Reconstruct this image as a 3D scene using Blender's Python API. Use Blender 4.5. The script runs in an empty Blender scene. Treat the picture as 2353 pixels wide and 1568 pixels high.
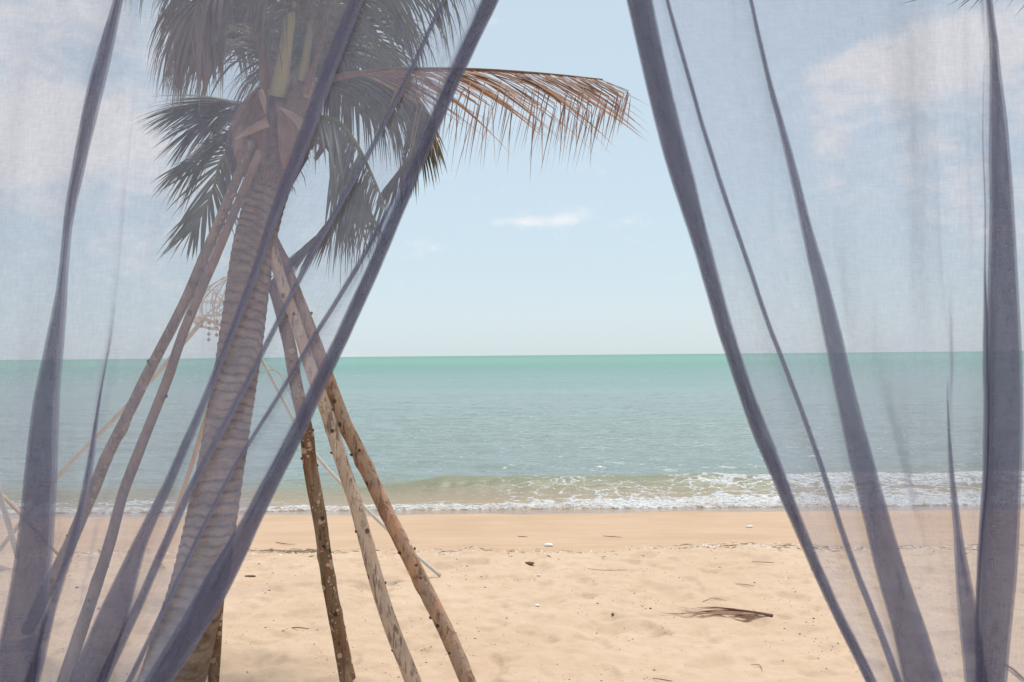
import bpy, math, random
import numpy as np
from mathutils import Vector, Matrix, Quaternion

random.seed(7)
rng = np.random.default_rng(7)
scene = bpy.context.scene
C = scene.collection

# ------------------------------------------------------------------ camera
CAM_H = 1.8                       # eye height above the dry sand
F_U, CX, CY = 2287.5, 1176.5, 784.0   # focal length and centre in survey units (frame is 2353 x 1568)
PITCH, ROLL = math.radians(0.82), math.radians(-0.51)
cam_rot = Matrix.Rotation(math.radians(90) + PITCH, 4, 'X') @ Matrix.Rotation(ROLL, 4, 'Z')
cd = bpy.data.cameras.new('camera')
cam = bpy.data.objects.new('camera', cd)
C.objects.link(cam)
cam.matrix_world = Matrix.Translation((0, 0, CAM_H)) @ cam_rot
cd.sensor_width = 36.0
cd.lens = 36.0 * F_U / 2353.0
cd.clip_start, cd.clip_end = 0.05, 20000
cd.dof.use_dof = True
cd.dof.focus_distance = 6.2
cd.dof.aperture_fstop = 11.0
scene.camera = cam

# ------------------------------------------------------------------ sky
SUN_EL, SUN_AZ = math.radians(70), math.radians(24)     # high, beyond the beach, a little to the right
SKY_STRENGTH = 0.066
SUN_STRENGTH = 1.5            # veiled by thin cloud: wide, soft
EXPOSURE = 1.12
world = bpy.data.worlds.new('World')
scene.world = world
world.use_nodes = True
wn, wl = world.node_tree.nodes, world.node_tree.links
wn.clear()


def node(nt, kind, **kw):
    n = nt.nodes.new(kind)
    for k, v in kw.items():
        if k in ('inputs',):
            for i, val in v.items():
                n.inputs[i].default_value = val
        else:
            setattr(n, k, v)
    return n


def W(kind, **kw):
    return node(world.node_tree, kind, **kw)


sky = W('ShaderNodeTexSky', sky_type='NISHITA', sun_disc=False, sun_elevation=SUN_EL,
        sun_rotation=SUN_AZ, altitude=0.0, air_density=1.0, dust_density=0.6, ozone_density=2.0)
tc = W('ShaderNodeTexCoord')
n1 = W('ShaderNodeTexNoise', inputs={'Scale': 9.0, 'Detail': 8.0, 'Roughness': 0.58, 'Lacunarity': 2.1})
mp = W('ShaderNodeMapping')
mp.inputs['Scale'].default_value = (1.0, 1.0, 2.0)
mp.inputs['Location'].default_value = (3.1, 1.7, 0.4)
wl.new(tc.outputs['Generated'], mp.inputs['Vector'])
wl.new(mp.outputs[0], n1.inputs['Vector'])


def cloud_dir(u, v):
    d = cam_rot.to_3x3() @ Vector(((u - CX) / F_U, -(v - CY) / F_U, -1.0))
    return d.normalized()


def wmath(op, a, b=None, c=None, clamp=False):
    m = W('ShaderNodeMath', operation=op, use_clamp=clamp)
    for i, x in enumerate((a, b, c)):
        if x is None:
            continue
        if isinstance(x, (int, float)):
            m.inputs[i].default_value = x
        else:
            wl.new(x, m.inputs[i])
    return m.outputs[0]


# cloud banks: (direction, half-width, half-height, amount)
BANKS = [((150, 270), 0.075, 0.035, 0.30), ((60, 330), 0.06, 0.035, 0.24), ((330, 300), 0.06, 0.05, 0.24), ((150, 440), 0.12, 0.03, 0.17),
         ((20, 90), 0.04, 0.03, 0.30), ((150, 10), 0.06, 0.018, 0.28), ((370, 90), 0.05, 0.04, 0.16), ((330, 580), 0.16, 0.03, 0.14), ((600, 560), 0.16, 0.04, 0.10),
         ((2270, 80), 0.07, 0.028, 0.40), ((2140, 130), 0.075, 0.022, 0.34), ((1950, 150), 0.030, 0.012, 0.28), ((1900, 330), 0.020, 0.04, 0.22), ((2080, 215), 0.07, 0.018, 0.20),
         ((1250, 508), 0.034, 0.0068, 0.21), ((1160, 510), 0.034, 0.0055, 0.19), ((1440, 510), 0.014, 0.005, 0.15), ((-500, 250), 0.3, 0.1, 0.3),
         ((2900, 300), 0.3, 0.12, 0.3)]
total = None
for (uv, hw, hh, amt) in BANKS:
    d = cloud_dir(*uv)
    side = Vector((d.y, -d.x, 0)).normalized()
    up = side.cross(d).normalized()
    parts = []
    for ax, h in ((side, hw), (up, hh)):
        vm = W('ShaderNodeVectorMath', operation='DOT_PRODUCT')
        wl.new(tc.outputs['Generated'], vm.inputs[0])
        vm.inputs[1].default_value = ax
        parts.append(wmath('POWER', wmath('ABSOLUTE', wmath('DIVIDE', vm.outputs['Value'], h)), 2.0))
    vm = W('ShaderNodeVectorMath', operation='DOT_PRODUCT')
    wl.new(tc.outputs['Generated'], vm.inputs[0])
    vm.inputs[1].default_value = d
    front = wmath('GREATER_THAN', vm.outputs['Value'], 0.2)
    g = wmath('POWER', 2.718, wmath('MULTIPLY', wmath('ADD', parts[0], parts[1]), -1.0))
    g = wmath('MULTIPLY', wmath('MULTIPLY', g, amt), front)
    total = g if total is None else wmath('ADD', total, g)
n2 = W('ShaderNodeTexNoise', inputs={'Scale': 46.0, 'Detail': 5.0, 'Roughness': 0.6})
wl.new(mp.outputs[0], n2.inputs['Vector'])
dens = wmath('ADD', wmath('ADD', n1.outputs['Fac'], wmath('MULTIPLY', wmath('SUBTRACT', n2.outputs['Fac'], 0.5), 0.55)), total)
cov = W('ShaderNodeMapRange', interpolation_type='SMOOTHSTEP', inputs={'From Min': 0.60, 'From Max': 1.05})
wl.new(dens, cov.inputs['Value'])
cmix = W('ShaderNodeMix', data_type='RGBA')
wl.new(wmath('MULTIPLY', cov.outputs[0], 0.85), cmix.inputs['Factor'])
wl.new(sky.outputs[0], cmix.inputs['A'])
cmix.inputs['B'].default_value = (6.7, 6.6, 6.65, 1)
# thin tropical haze: a pale even veil over the blue
veil = W('ShaderNodeMix', data_type='RGBA', inputs={'Factor': 0.80})
wl.new(sky.outputs[0], veil.inputs['A'])
veil.inputs['B'].default_value = (4.50, 5.36, 5.90, 1)
wl.new(veil.outputs['Result'], cmix.inputs['A'])
bg = W('ShaderNodeBackground', inputs={'Strength': SKY_STRENGTH})
wl.new(cmix.outputs['Result'], bg.inputs['Color'])
wo = W('ShaderNodeOutputWorld')
wl.new(bg.outputs[0], wo.inputs['Surface'])

# ------------------------------------------------------------------ sun, exposure
sd = bpy.data.lights.new('sun', 'SUN')
sd.energy = SUN_STRENGTH
sd.angle = math.radians(14)
sd.color = (1.0, 0.955, 0.89)
sun = bpy.data.objects.new('sun', sd)
C.objects.link(sun)
sv = Vector((math.sin(SUN_AZ) * math.cos(SUN_EL), math.cos(SUN_AZ) * math.cos(SUN_EL), math.sin(SUN_EL)))
sun.rotation_euler = sv.to_track_quat('Z', 'Y').to_euler()
sun.location = (0, 0, 30)
vs = scene.view_settings
vs.view_transform = 'Standard'
vs.look = 'None'
vs.exposure = EXPOSURE
vs.gamma = 1.0
vs.use_curve_mapping = False
scene.cycles.max_bounces = 10
scene.cycles.diffuse_bounces = 4
scene.cycles.transparent_max_bounces = 40
scene.cycles.transmission_bounces = 8
scene.cycles.sample_clamp_indirect = 6.0
scene.cycles.use_denoising = True
scene.render.film_transparent = False


# ------------------------------------------------------------------ helpers
def P(u, v, depth):
    """World point seen at survey position (u, v), at the distance `depth` along +Y."""
    d = cam_rot.to_3x3() @ Vector(((u - CX) / F_U, -(v - CY) / F_U, -1.0))
    return Vector((0, 0, CAM_H)) + d * (depth / d.y)


def vecP(u, v, depth):
    return np.array(P(u, v, depth))


def G(u, v, z=0.0):
    d = cam_rot.to_3x3() @ Vector(((u - CX) / F_U, -(v - CY) / F_U, -1.0))
    return Vector((0, 0, CAM_H)) + d * ((z - CAM_H) / d.z)


def props(o, label=None, cat=None, group=None, kind=None):
    for k, v in (('label', label), ('category', cat), ('group', group), ('kind', kind)):
        if v:
            o[k] = v
    return o


def thing(name, loc, label, cat, group=None):
    o = bpy.data.objects.new(name, None)
    o.empty_display_size = 0.2
    C.objects.link(o)
    o.location = loc
    return props(o, label, cat, group)


def mesh(name, verts, faces, mat, parent=None, origin=None, smooth=True, attrs=None, uv=None):
    """Link ONE mesh object; verts are world coordinates, origin is subtracted (the parent's location by default)."""
    v = np.asarray(verts, dtype=np.float64)
    if origin is None:
        origin = np.array(parent_world(parent)) if parent else np.zeros(3)
    v = v - np.asarray(origin)
    me = bpy.data.meshes.new(name)
    if isinstance(faces, np.ndarray):
        nf, k = faces.shape
        me.vertices.add(len(v))
        me.vertices.foreach_set('co', v.ravel())
        me.loops.add(nf * k)
        me.loops.foreach_set('vertex_index', faces.ravel().astype(np.int32))
        me.polygons.add(nf)
        me.polygons.foreach_set('loop_start', (np.arange(nf) * k).astype(np.int32))
        me.polygons.foreach_set('loop_total', np.full(nf, k, dtype=np.int32))
        me.update(calc_edges=True)
        me.validate()
    else:
        me.from_pydata([tuple(a) for a in v], [], faces)
        me.update()
    if smooth:
        me.polygons.foreach_set('use_smooth', np.ones(len(me.polygons), dtype=bool))
    for an, av in (attrs or {}).items():
        a = me.attributes.new(an, 'FLOAT', 'POINT')
        a.data.foreach_set('value', np.asarray(av, dtype=np.float32).ravel())
    if uv is not None:
        ul = me.uv_layers.new(name='UVMap')
        idx = np.empty(len(me.loops), dtype=np.int32)
        me.loops.foreach_get('vertex_index', idx)
        ul.data.foreach_set('uv', np.asarray(uv, dtype=np.float32)[idx].ravel())
    me.materials.append(mat)
    o = bpy.data.objects.new(name, me)
    C.objects.link(o)
    if parent:
        o.parent = parent
        o.location = np.asarray(origin) - np.array(parent_world(parent))
    else:
        o.location = origin
    return o


def parent_world(p):
    loc = Vector(p.location)
    while p.parent:
        p = p.parent
        loc = loc + Vector(p.location)
    return loc


def grid_faces(nr, nc, wrap=False):
    r = np.arange(nr - 1)[:, None]
    if wrap:
        c = np.arange(nc)[None, :]
        c2 = (c + 1) % nc
    else:
        c = np.arange(nc - 1)[None, :]
        c2 = c + 1
    a = r * nc + c
    b = r * nc + c2
    return np.stack([a, b, b + nc, a + nc], axis=-1).reshape(-1, 4)


_perm = np.random.default_rng(3).permutation(512)
_perm = np.concatenate([_perm, _perm])
_grad = np.random.default_rng(4).uniform(0, 2 * math.pi, 512)
_gx, _gy = np.cos(_grad), np.sin(_grad)


def perlin(x, y):
    x = np.asarray(x, dtype=np.float64)
    y = np.asarray(y, dtype=np.float64)
    xi, yi = np.floor(x).astype(np.int64), np.floor(y).astype(np.int64)
    xf, yf = x - xi, y - yi
    u, v = xf * xf * xf * (xf * (xf * 6 - 15) + 10), yf * yf * yf * (yf * (yf * 6 - 15) + 10)

    def g(ix, iy, dx, dy):
        h = _perm[_perm[ix & 511] + (iy & 511)]
        return _gx[h] * dx + _gy[h] * dy
    a = g(xi, yi, xf, yf)
    b = g(xi + 1, yi, xf - 1, yf)
    c = g(xi, yi + 1, xf, yf - 1)
    d = g(xi + 1, yi + 1, xf - 1, yf - 1)
    return (a + u * (b - a) + v * ((c + u * (d - c)) - (a + u * (b - a)))) * 1.5


def fbm(x, y, oct=4, rough=0.5):
    s, a, t = 0, 1.0, 0
    for i in range(oct):
        s = s + a * perlin(x * 2 ** i + 17.3 * i, y * 2 ** i + 5.1 * i)
        t += a
        a *= rough
    return s / t


def sstep(a, b, x):
    t = np.clip((np.asarray(x, dtype=np.float64) - a) / (b - a), 0, 1)
    return t * t * (3 - 2 * t)


def spline(pts, n):
    """Catmull-Rom resample of an array of control points (any number of columns), even in parameter."""
    p = np.asarray(pts, dtype=np.float64)
    if len(p) == 2:
        t = np.linspace(0, 1, n)[:, None]
        return p[0] * (1 - t) + p[1] * t
    q = np.vstack([2 * p[0] - p[1], p, 2 * p[-1] - p[-2]])
    d = np.concatenate([[0], np.cumsum(np.linalg.norm(np.diff(p[:, :3], axis=0), axis=1) + 1e-9)])
    s = np.linspace(0, d[-1], n)
    k = np.clip(np.searchsorted(d, s, side='right') - 1, 0, len(p) - 2)
    t = ((s - d[k]) / (d[k + 1] - d[k]))[:, None]
    p0, p1, p2, p3 = q[k], q[k + 1], q[k + 2], q[k + 3]
    return 0.5 * ((2 * p1) + (-p0 + p2) * t + (2 * p0 - 5 * p1 + 4 * p2 - p3) * t ** 2 + (-p0 + 3 * p1 - 3 * p2 + p3) * t ** 3)


def frames(path):
    t = np.gradient(path, axis=0)
    t /= np.linalg.norm(t, axis=1)[:, None] + 1e-12
    n = np.cross(t[0], [0.13, 0.9, 0.31])
    n /= np.linalg.norm(n)
    N, B = [], []
    for i in range(len(path)):
        n = n - t[i] * np.dot(n, t[i])
        n /= np.linalg.norm(n) + 1e-12
        N.append(n)
        B.append(np.cross(t[i], n))
    return t, np.array(N), np.array(B)


def tube(path, rad, seg=12, mod=None, cap=True):
    """verts, faces of a swept tube; mod(i_ring, angles) -> multiplier."""
    path = np.asarray(path)
    n = len(path)
    rad = np.broadcast_to(np.asarray(rad, dtype=np.float64), (n,))
    _, N, B = frames(path)
    a = np.linspace(0, 2 * math.pi, seg, endpoint=False)
    m = np.ones((n, seg)) if mod is None else mod
    v = path[:, None, :] + (rad[:, None] * m)[..., None] * (np.cos(a)[None, :, None] * N[:, None, :] + np.sin(a)[None, :, None] * B[:, None, :])
    v = v.reshape(-1, 3)
    f = grid_faces(n, seg, wrap=True).tolist()
    if cap:
        v = np.vstack([v, path[0], path[-1]])
        k0, k1 = n * seg, n * seg + 1
        for j in range(seg):
            f.append([(j + 1) % seg, j, k0])
            f.append([(n - 1) * seg + j, (n - 1) * seg + (j + 1) % seg, k1])
    return v, f


class Soup:
    def __init__(self):
        self.v, self.f, self.n = [], [], 0

    def add(self, v, f):
        v = np.asarray(v)
        self.v.append(v)
        self.f += [[i + self.n for i in q] for q in f]
        self.n += len(v)

    def obj(self, name, mat, parent=None, **kw):
        return mesh(name, np.vstack(self.v), self.f, mat, parent, **kw)


# ------------------------------------------------------------------ materials
class Mat:
    def __init__(self, name):
        self.m = bpy.data.materials.new(name)
        self.m.use_nodes = True
        self.nt = self.m.node_tree
        self.nt.nodes.clear()
        self.out = self.n('ShaderNodeOutputMaterial')

    def n(self, kind, **kw):
        return node(self.nt, kind, **kw)

    def link(self, a, b):
        self.nt.links.new(a, b)

    def val(self, sock, x):
        if isinstance(x, (int, float, tuple)):
            sock.default_value = x
        else:
            self.link(x, sock)

    def math(self, op, a, b=None, c=None, clamp=False):
        m = self.n('ShaderNodeMath', operation=op, use_clamp=clamp)
        for i, x in enumerate((a, b, c)):
            if x is not None:
                self.val(m.inputs[i], x)
        return m.outputs[0]

    def noise(self, vec=None, scale=5.0, detail=4.0, rough=0.55, distort=0.0, out='Fac'):
        m = self.n('ShaderNodeTexNoise', inputs={'Scale': scale, 'Detail': detail, 'Roughness': rough, 'Distortion': distort})
        if vec is not None:
            self.link(vec, m.inputs['Vector'])
        return m.outputs[out]

    def voronoi(self, vec=None, scale=5.0, feature='F1', rand=1.0, out='Distance'):
        m = self.n('ShaderNodeTexVoronoi', feature=feature, inputs={'Scale': scale, 'Randomness': rand})
        if vec is not None:
            self.link(vec, m.inputs['Vector'])
        return m.outputs[out]

    def mapping(self, vec, scale=(1, 1, 1), loc=(0, 0, 0)):
        m = self.n('ShaderNodeMapping')
        m.inputs['Scale'].default_value = scale
        m.inputs['Location'].default_value = loc
        self.link(vec, m.inputs['Vector'])
        return m.outputs[0]

    def rng(self, x, a, b, c=0.0, d=1.0, smooth=True):
        m = self.n('ShaderNodeMapRange', interpolation_type='SMOOTHSTEP' if smooth else 'LINEAR',
                   inputs={'From Min': a, 'From Max': b, 'To Min': c, 'To Max': d})
        self.link(x, m.inputs['Value'])
        return m.outputs[0]

    def mix(self, f, a, b, blend='MIX'):
        m = self.n('ShaderNodeMix', data_type='RGBA', blend_type=blend)
        self.val(m.inputs['Factor'], f)
        self.val(m.inputs['A'], a if not isinstance(a, tuple) or len(a) == 4 else a + (1.0,))
        self.val(m.inputs['B'], b if not isinstance(b, tuple) or len(b) == 4 else b + (1.0,))
        return m.outputs['Result']

    def coord(self, which='Object'):
        return self.n('ShaderNodeTexCoord').outputs[which]

    def pos(self):
        return self.n('ShaderNodeNewGeometry').outputs['Position']

    def attr(self, name):
        return self.n('ShaderNodeAttribute', attribute_name=name).outputs['Fac']

    def bump(self, h, strength=0.5, dist=0.01, normal=None):
        m = self.n('ShaderNodeBump', inputs={'Strength': strength, 'Distance': dist})
        self.link(h, m.inputs['Height'])
        if normal is not None:
            self.link(normal, m.inputs['Normal'])
        return m.outputs[0]

    def principled(self, color, rough=0.7, normal=None, spec=0.5, **kw):
        b = self.n('ShaderNodeBsdfPrincipled')
        self.val(b.inputs['Base Color'], color if not isinstance(color, tuple) or len(color) == 4 else color + (1.0,))
        self.val(b.inputs['Roughness'], rough)
        self.val(b.inputs['Specular IOR Level'], spec)
        for k, v in kw.items():
            self.val(b.inputs[k.replace('_', ' ')], v)
        if normal is not None:
            self.link(normal, b.inputs['Normal'])
        return b.outputs[0]

    def done(self, shader):
        self.link(shader, self.out.inputs['Surface'])
        return self.m


def mat_bark(name, base, alt, spot, spot_amt=0.5, spot_scale=22.0, dark=(0.06, 0.03, 0.018), crack=0.5, rough=0.85):
    M = Mat(name)
    co = M.coord()
    st = M.mapping(co, (1, 1, 0.35))
    big = M.noise(st, 5.0, 5, 0.6)
    fine = M.noise(st, 42.0, 5, 0.65)
    col = M.mix(M.rng(M.noise(st, 11.0, 6, 0.68), 0.42, 0.60), base, alt)
    col = M.mix(M.rng(big, 0.50, 0.64, 0.0, 0.45), col, spot)
    col = M.mix(M.rng(fine, 0.50, 0.68, 0.0, 0.55), col, dark)
    # lichen patches: irregular blotches of two sizes
    warp = M.noise(co, 14.0, 3, 0.5, out='Color')
    wv = M.n('ShaderNodeVectorMath', operation='MULTIPLY_ADD')
    M.link(warp, wv.inputs[0])
    wv.inputs[1].default_value = (0.05, 0.05, 0.05)
    M.link(co, wv.inputs[2])
    v1 = M.voronoi(wv.outputs[0], spot_scale)
    rc = M.voronoi(wv.outputs[0], spot_scale, out='Color')
    sp = M.n('ShaderNodeSeparateColor')
    M.link(rc, sp.inputs[0])
    lim = M.math('MULTIPLY', M.math('SUBTRACT', sp.outputs[0], 1.0 - spot_amt), 0.62)
    s1 = M.rng(M.math('SUBTRACT', lim, v1), -0.02, 0.05)
    v2 = M.voronoi(wv.outputs[0], spot_scale * 1.9)
    s2 = M.math('MULTIPLY', M.rng(v2, 0.16, 0.27, 1.0, 0.0), M.rng(M.noise(co, 6.0), 0.42, 0.54))
    s = M.math('MAXIMUM', s1, M.math('MULTIPLY', s2, spot_amt * 1.6, clamp=True))
    col = M.mix(s, col, spot)
    # dark knots and streaks
    k = M.voronoi(M.mapping(co, (1, 1, 0.8)), 9.0)
    kk = M.rng(M.math('ADD', k, M.math('MULTIPLY', fine, 0.1)), 0.13, 0.2, 1.0, 0.0)
    col = M.mix(M.math('MULTIPLY', kk, 0.85), col, dark)
    cr = M.noise(M.mapping(co, (1, 1, 0.09)), 34.0, 3, 0.6)
    cm = M.math('MULTIPLY', M.rng(cr, 0.36, 0.42, 1.0, 0.0), crack)
    col = M.mix(cm, col, dark)
    h = M.math('ADD', M.math('MULTIPLY', fine, 0.6), M.math('SUBTRACT', M.math('MULTIPLY', s, 0.3), cm))
    return M.done(M.principled(col, rough, M.bump(h, 1.0, 0.02), 0.25))


def mat_simple(name, a, b, scale=20.0, rough=0.7, bump=0.3, stretch=(1, 1, 1), spec=0.3, trans=None):
    M = Mat(name)
    co = M.mapping(M.coord(), stretch)
    n = M.noise(co, scale, 4, 0.6)
    col = M.mix(M.rng(n, 0.3, 0.7), a, b)
    sh = M.principled(col, rough, M.bump(n, bump, 0.004), spec)
    if trans:
        t = M.n('ShaderNodeBsdfTranslucent')
        M.link(col, t.inputs['Color'])
        mx = M.n('ShaderNodeMixShader', inputs={0: trans})
        M.link(sh, mx.inputs[1])
        M.link(t.outputs[0], mx.inputs[2])
        sh = mx.outputs[0]
    return M.done(sh)


m_green = mat_simple('palm_leaf_green', (0.085, 0.108, 0.056), (0.165, 0.180, 0.100), 6.0, 0.45, 0.15, (1, 1, 1), 0.5, 0.38)
m_olive = mat_simple('palm_leaf_olive', (0.140, 0.125, 0.078), (0.23, 0.185, 0.125), 6.0, 0.5, 0.15, (1, 1, 1), 0.4, 0.38)
m_dead = mat_simple('palm_leaf_dead', (0.30, 0.180, 0.135), (0.50, 0.340, 0.262), 7.0, 0.6, 0.2, (1, 1, 1), 0.35, 0.45)
m_rachis = mat_simple('palm_rib_green', (0.16, 0.17, 0.06), (0.30, 0.27, 0.11), 4.0, 0.5, 0.1)
m_petiole = mat_simple('palm_stalk_yellow', (0.30, 0.33, 0.17), (0.42, 0.38, 0.21), 5.0, 0.45, 0.1)
m_rachis_dead = mat_simple('palm_rib_dead', (0.16, 0.09, 0.06), (0.27, 0.165, 0.11), 9.0, 0.7, 0.3)
m_sheath = mat_simple('palm_sheath', (0.18, 0.10, 0.065), (0.33, 0.21, 0.145), 9.0, 0.8, 0.8, (1, 1, 0.4))
m_sheath_pale = mat_simple('palm_sheath_pale', (0.30, 0.205, 0.15), (0.42, 0.31, 0.235), 9.0, 0.75, 0.5, (1, 1, 0.4))
m_fibre = mat_simple('palm_fibre', (0.11, 0.055, 0.035), (0.25, 0.14, 0.09), 40.0, 0.9, 1.0, (1, 1, 0.3))
m_pole_white = mat_simple('white_pole', (0.52, 0.48, 0.42), (0.66, 0.62, 0.56), 14.0, 0.5, 0.2, (1, 1, 0.3))
m_pole_tan = mat_simple('tan_pole', (0.50, 0.33, 0.19), (0.62, 0.44, 0.27), 10.0, 0.55, 0.2, (1, 1, 0.3))
m_cane = mat_simple('cane', (0.60, 0.53, 0.46), (0.80, 0.75, 0.68), 20.0, 0.6, 0.2)
m_shell = mat_simple('shell', (0.36, 0.27, 0.22), (0.62, 0.52, 0.45), 60.0, 0.4, 0.3)
m_white = mat_simple('white_shard', (0.78, 0.78, 0.74), (0.90, 0.89, 0.86), 30.0, 0.6, 0.4)
m_twig = mat_simple('twig', (0.10, 0.055, 0.035), (0.24, 0.14, 0.085), 40.0, 0.8, 0.5)
m_debris = mat_simple('dark_debris', (0.07, 0.04, 0.025), (0.20, 0.11, 0.06), 15.0, 0.85, 0.2)
m_bits = mat_simple('pale_bits', (0.62, 0.56, 0.50), (0.88, 0.85, 0.80), 15.0, 0.6, 0.2)
m_weed = mat_simple('dry_weed', (0.14, 0.10, 0.055), (0.30, 0.22, 0.13), 30.0, 0.85, 0.2)
m_sprig = mat_simple('green_sprig', (0.10, 0.13, 0.05), (0.2, 0.2, 0.08), 30.0, 0.6, 0.2)


# ------------------------------------------------------------------ the beach
SEA_Z = -0.50


def shelf_edge(x):
    return 9.15 + 0.32 * fbm(x * 0.42 + 3.0, x * 0 + 1.5, 3) + 0.10 * fbm(x * 2.3, x * 0 + 7.7, 2) + 0.28 * np.exp(-((x - 2.0) / 0.9) ** 2)


MOUNDS = [tuple(G(799, 1560))[:2] + (0.035,), tuple(G(490, 1566))[:2] + (0.03,), tuple(G(1012, 1324))[:2] + (0.02,)]


def sand_z(x, y, detail=True):
    x = np.asarray(x, dtype=np.float64)
    y = np.asarray(y, dtype=np.float64)
    e = shelf_edge(x)
    s = np.clip((y - e) / (14.9 - e), 0, 4)
    z = -0.025 * sstep(-0.08, 0.10, y - e) - 0.475 * np.where(y > e, s, 0)
    z = z + 0.03 * fbm(x * 0.35, y * 0.45, 2) * (1 - sstep(12, 14.5, y))
    if detail:
        dry = 1 - sstep(-0.15, 0.12, y - e)
        n = fbm(x * 3.1, y * 3.1, 4, 0.5)
        foot = -np.maximum(0, -fbm(x * 2.2 + 40, y * 1.9 + 9, 2) - 0.16) * 0.20 - np.maximum(0, fbm(x * 4.6 + 70, y * 4.0 + 3, 2) - 0.2) * 0.10
        fine = fbm(x * 13.0, y * 13.0, 2) * 0.0035
        z = z + dry * (0.013 * n + foot * 0.7 + fine + 0.013 * fbm(x * 7.0 + 5, y * 6.0, 3))
        for bx, by, hh in MOUNDS:
            r2 = (x - bx) ** 2 + (y - by) ** 2
            z = z + hh * np.exp(-r2 / 0.016) - 0.5 * hh * np.exp(-r2 / 0.09)
        z = z + (1 - dry) * (0.0035 * fbm(x * 1.6, y * 1.2, 3) + 0.0012 * fbm(x * 9, y * 9, 2))
    return z


def surf(p, dz=0.0):
    return Vector((p[0], p[1], float(sand_z(p[0], p[1])) + dz))


def ground_at(u, v):
    """Point of the sand seen at a survey position: walk the ray until it meets the surface."""
    z = 0.0
    for _ in range(25):
        g = G(u, v, z)
        z = 0.5 * z + 0.5 * float(sand_z(g.x, g.y))
    return Vector((g.x, g.y, float(sand_z(g.x, g.y))))


ys = [-30, -18, -10, -5, -2, 0, 1.2, 2.0, 2.6, 3.2, 3.7, 4.1]
y = 4.4
while y < 16.2:
    ys.append(y)
    y += 0.0028 * y if y < 10 else 0.005 * y
ys += [16.6, 17.5, 19, 22, 30]
ys = np.array(ys)
t = np.linspace(-1, 1, 760)
t = np.concatenate([[-14, -8, -4.5, -2.6, -1.7, -1.3, -1.12], t, [1.12, 1.3, 1.7, 2.6, 4.5, 8, 14]])
Yg = np.repeat(ys[:, None], len(t), 1)
Xg = t[None, :] * (np.abs(ys)[:, None] * 0.56 + 0.8)
Zg = sand_z(Xg, Yg)
edge = Yg - shelf_edge(Xg)
damp = sstep(-0.15, 0.25, edge + 0.12 * fbm(Xg * 5, Yg * 5, 3))
wet = sstep(SEA_Z + 0.085, SEA_Z + 0.060, Zg + 0.035 * fbm(Xg * 0.8, Yg * 0.8, 2))

M = Mat('sand')
pos = M.pos()
damp_a, wet_a = M.attr('damp'), M.attr('wet')
n_big = M.noise(pos, 0.9, 5, 0.55)
n_mid = M.noise(pos, 7.0, 5, 0.6)
n_fine = M.noise(pos, 90.0, 5, 0.7)
n_grain = M.noise(pos, 420.0, 3, 0.7)
dry = M.mix(M.rng(n_big, 0.3, 0.7), (0.615, 0.442, 0.308), (0.665, 0.490, 0.350))
dry = M.mix(M.rng(n_mid, 0.35, 0.75, 0.0, 0.55), dry, (0.545, 0.375, 0.250))
dmp = M.mix(M.rng(n_big, 0.3, 0.7), (0.485, 0.318, 0.200), (0.545, 0.370, 0.245))
dmp = M.mix(M.rng(M.noise(M.mapping(pos, (0.5, 2.2, 1)), 2.0, 5, 0.6), 0.45, 0.75, 0.0, 0.5), dmp, (0.625, 0.430, 0.290))
dmp = M.mix(M.math('MULTIPLY', M.rng(M.noise(M.mapping(pos, (0.7, 3.0, 1)), 3.1, 6, 0.65, 0.6), 0.56, 0.62), M.rng(n_big, 0.45, 0.6, 0.0, 0.35)), dmp, (0.43, 0.265, 0.155))
col = M.mix(damp_a, dry, dmp)
col = M.mix(wet_a, col, (0.36, 0.255, 0.185))
col = M.mix(M.rng(n_grain, 0.55, 0.75, 0.0, 0.30), col, (0.33, 0.20, 0.11))
col = M.mix(M.rng(n_fine, 0.62, 0.78, 0.0, 0.35), col, (0.42, 0.28, 0.17))
h = M.math('ADD', M.math('MULTIPLY', n_fine, 0.7), M.math('MULTIPLY', n_grain, 0.25))
h = M.math('ADD', h, M.math('MULTIPLY', M.noise(pos, 26.0, 4, 0.6), 1.0))
h = M.math('MULTIPLY', h, M.rng(damp_a, 0, 1, 1.0, 0.22))
rough = M.math('SUBTRACT', M.rng(damp_a, 0, 1, 0.95, 0.8), M.math('MULTIPLY', wet_a, 0.70))
m_sand = M.done(M.principled(col, rough, M.bump(h, 0.5, 0.02), 0.3))
beach = mesh('beach', np.stack([Xg, Yg, Zg], -1).reshape(-1, 3), grid_faces(len(ys), len(t)), m_sand, attrs={'damp': damp, 'wet': wet})
props(beach, 'pale sand beach, rough and dry near the palm, smooth and damp towards the water', None, None, 'structure')

# ------------------------------------------------------------------ the sea
ys = []
y = 14.2
while y < 9000:
    ys.append(y)
    y += 0.022 if y < 17.2 else 0.0085 * (y - 14.6) + 0.004 * y * (y > 60) - 0.0
ys = np.array(ys)
t = np.linspace(-1, 1, 520)
t = np.concatenate([[-5, -3, -2, -1.5, -1.2], t, [1.2, 1.5, 2, 3, 5]])
Yg = np.repeat(ys[:, None], len(t), 1)
Xg = t[None, :] * (ys[:, None] * 0.56 + 0.6)
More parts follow.
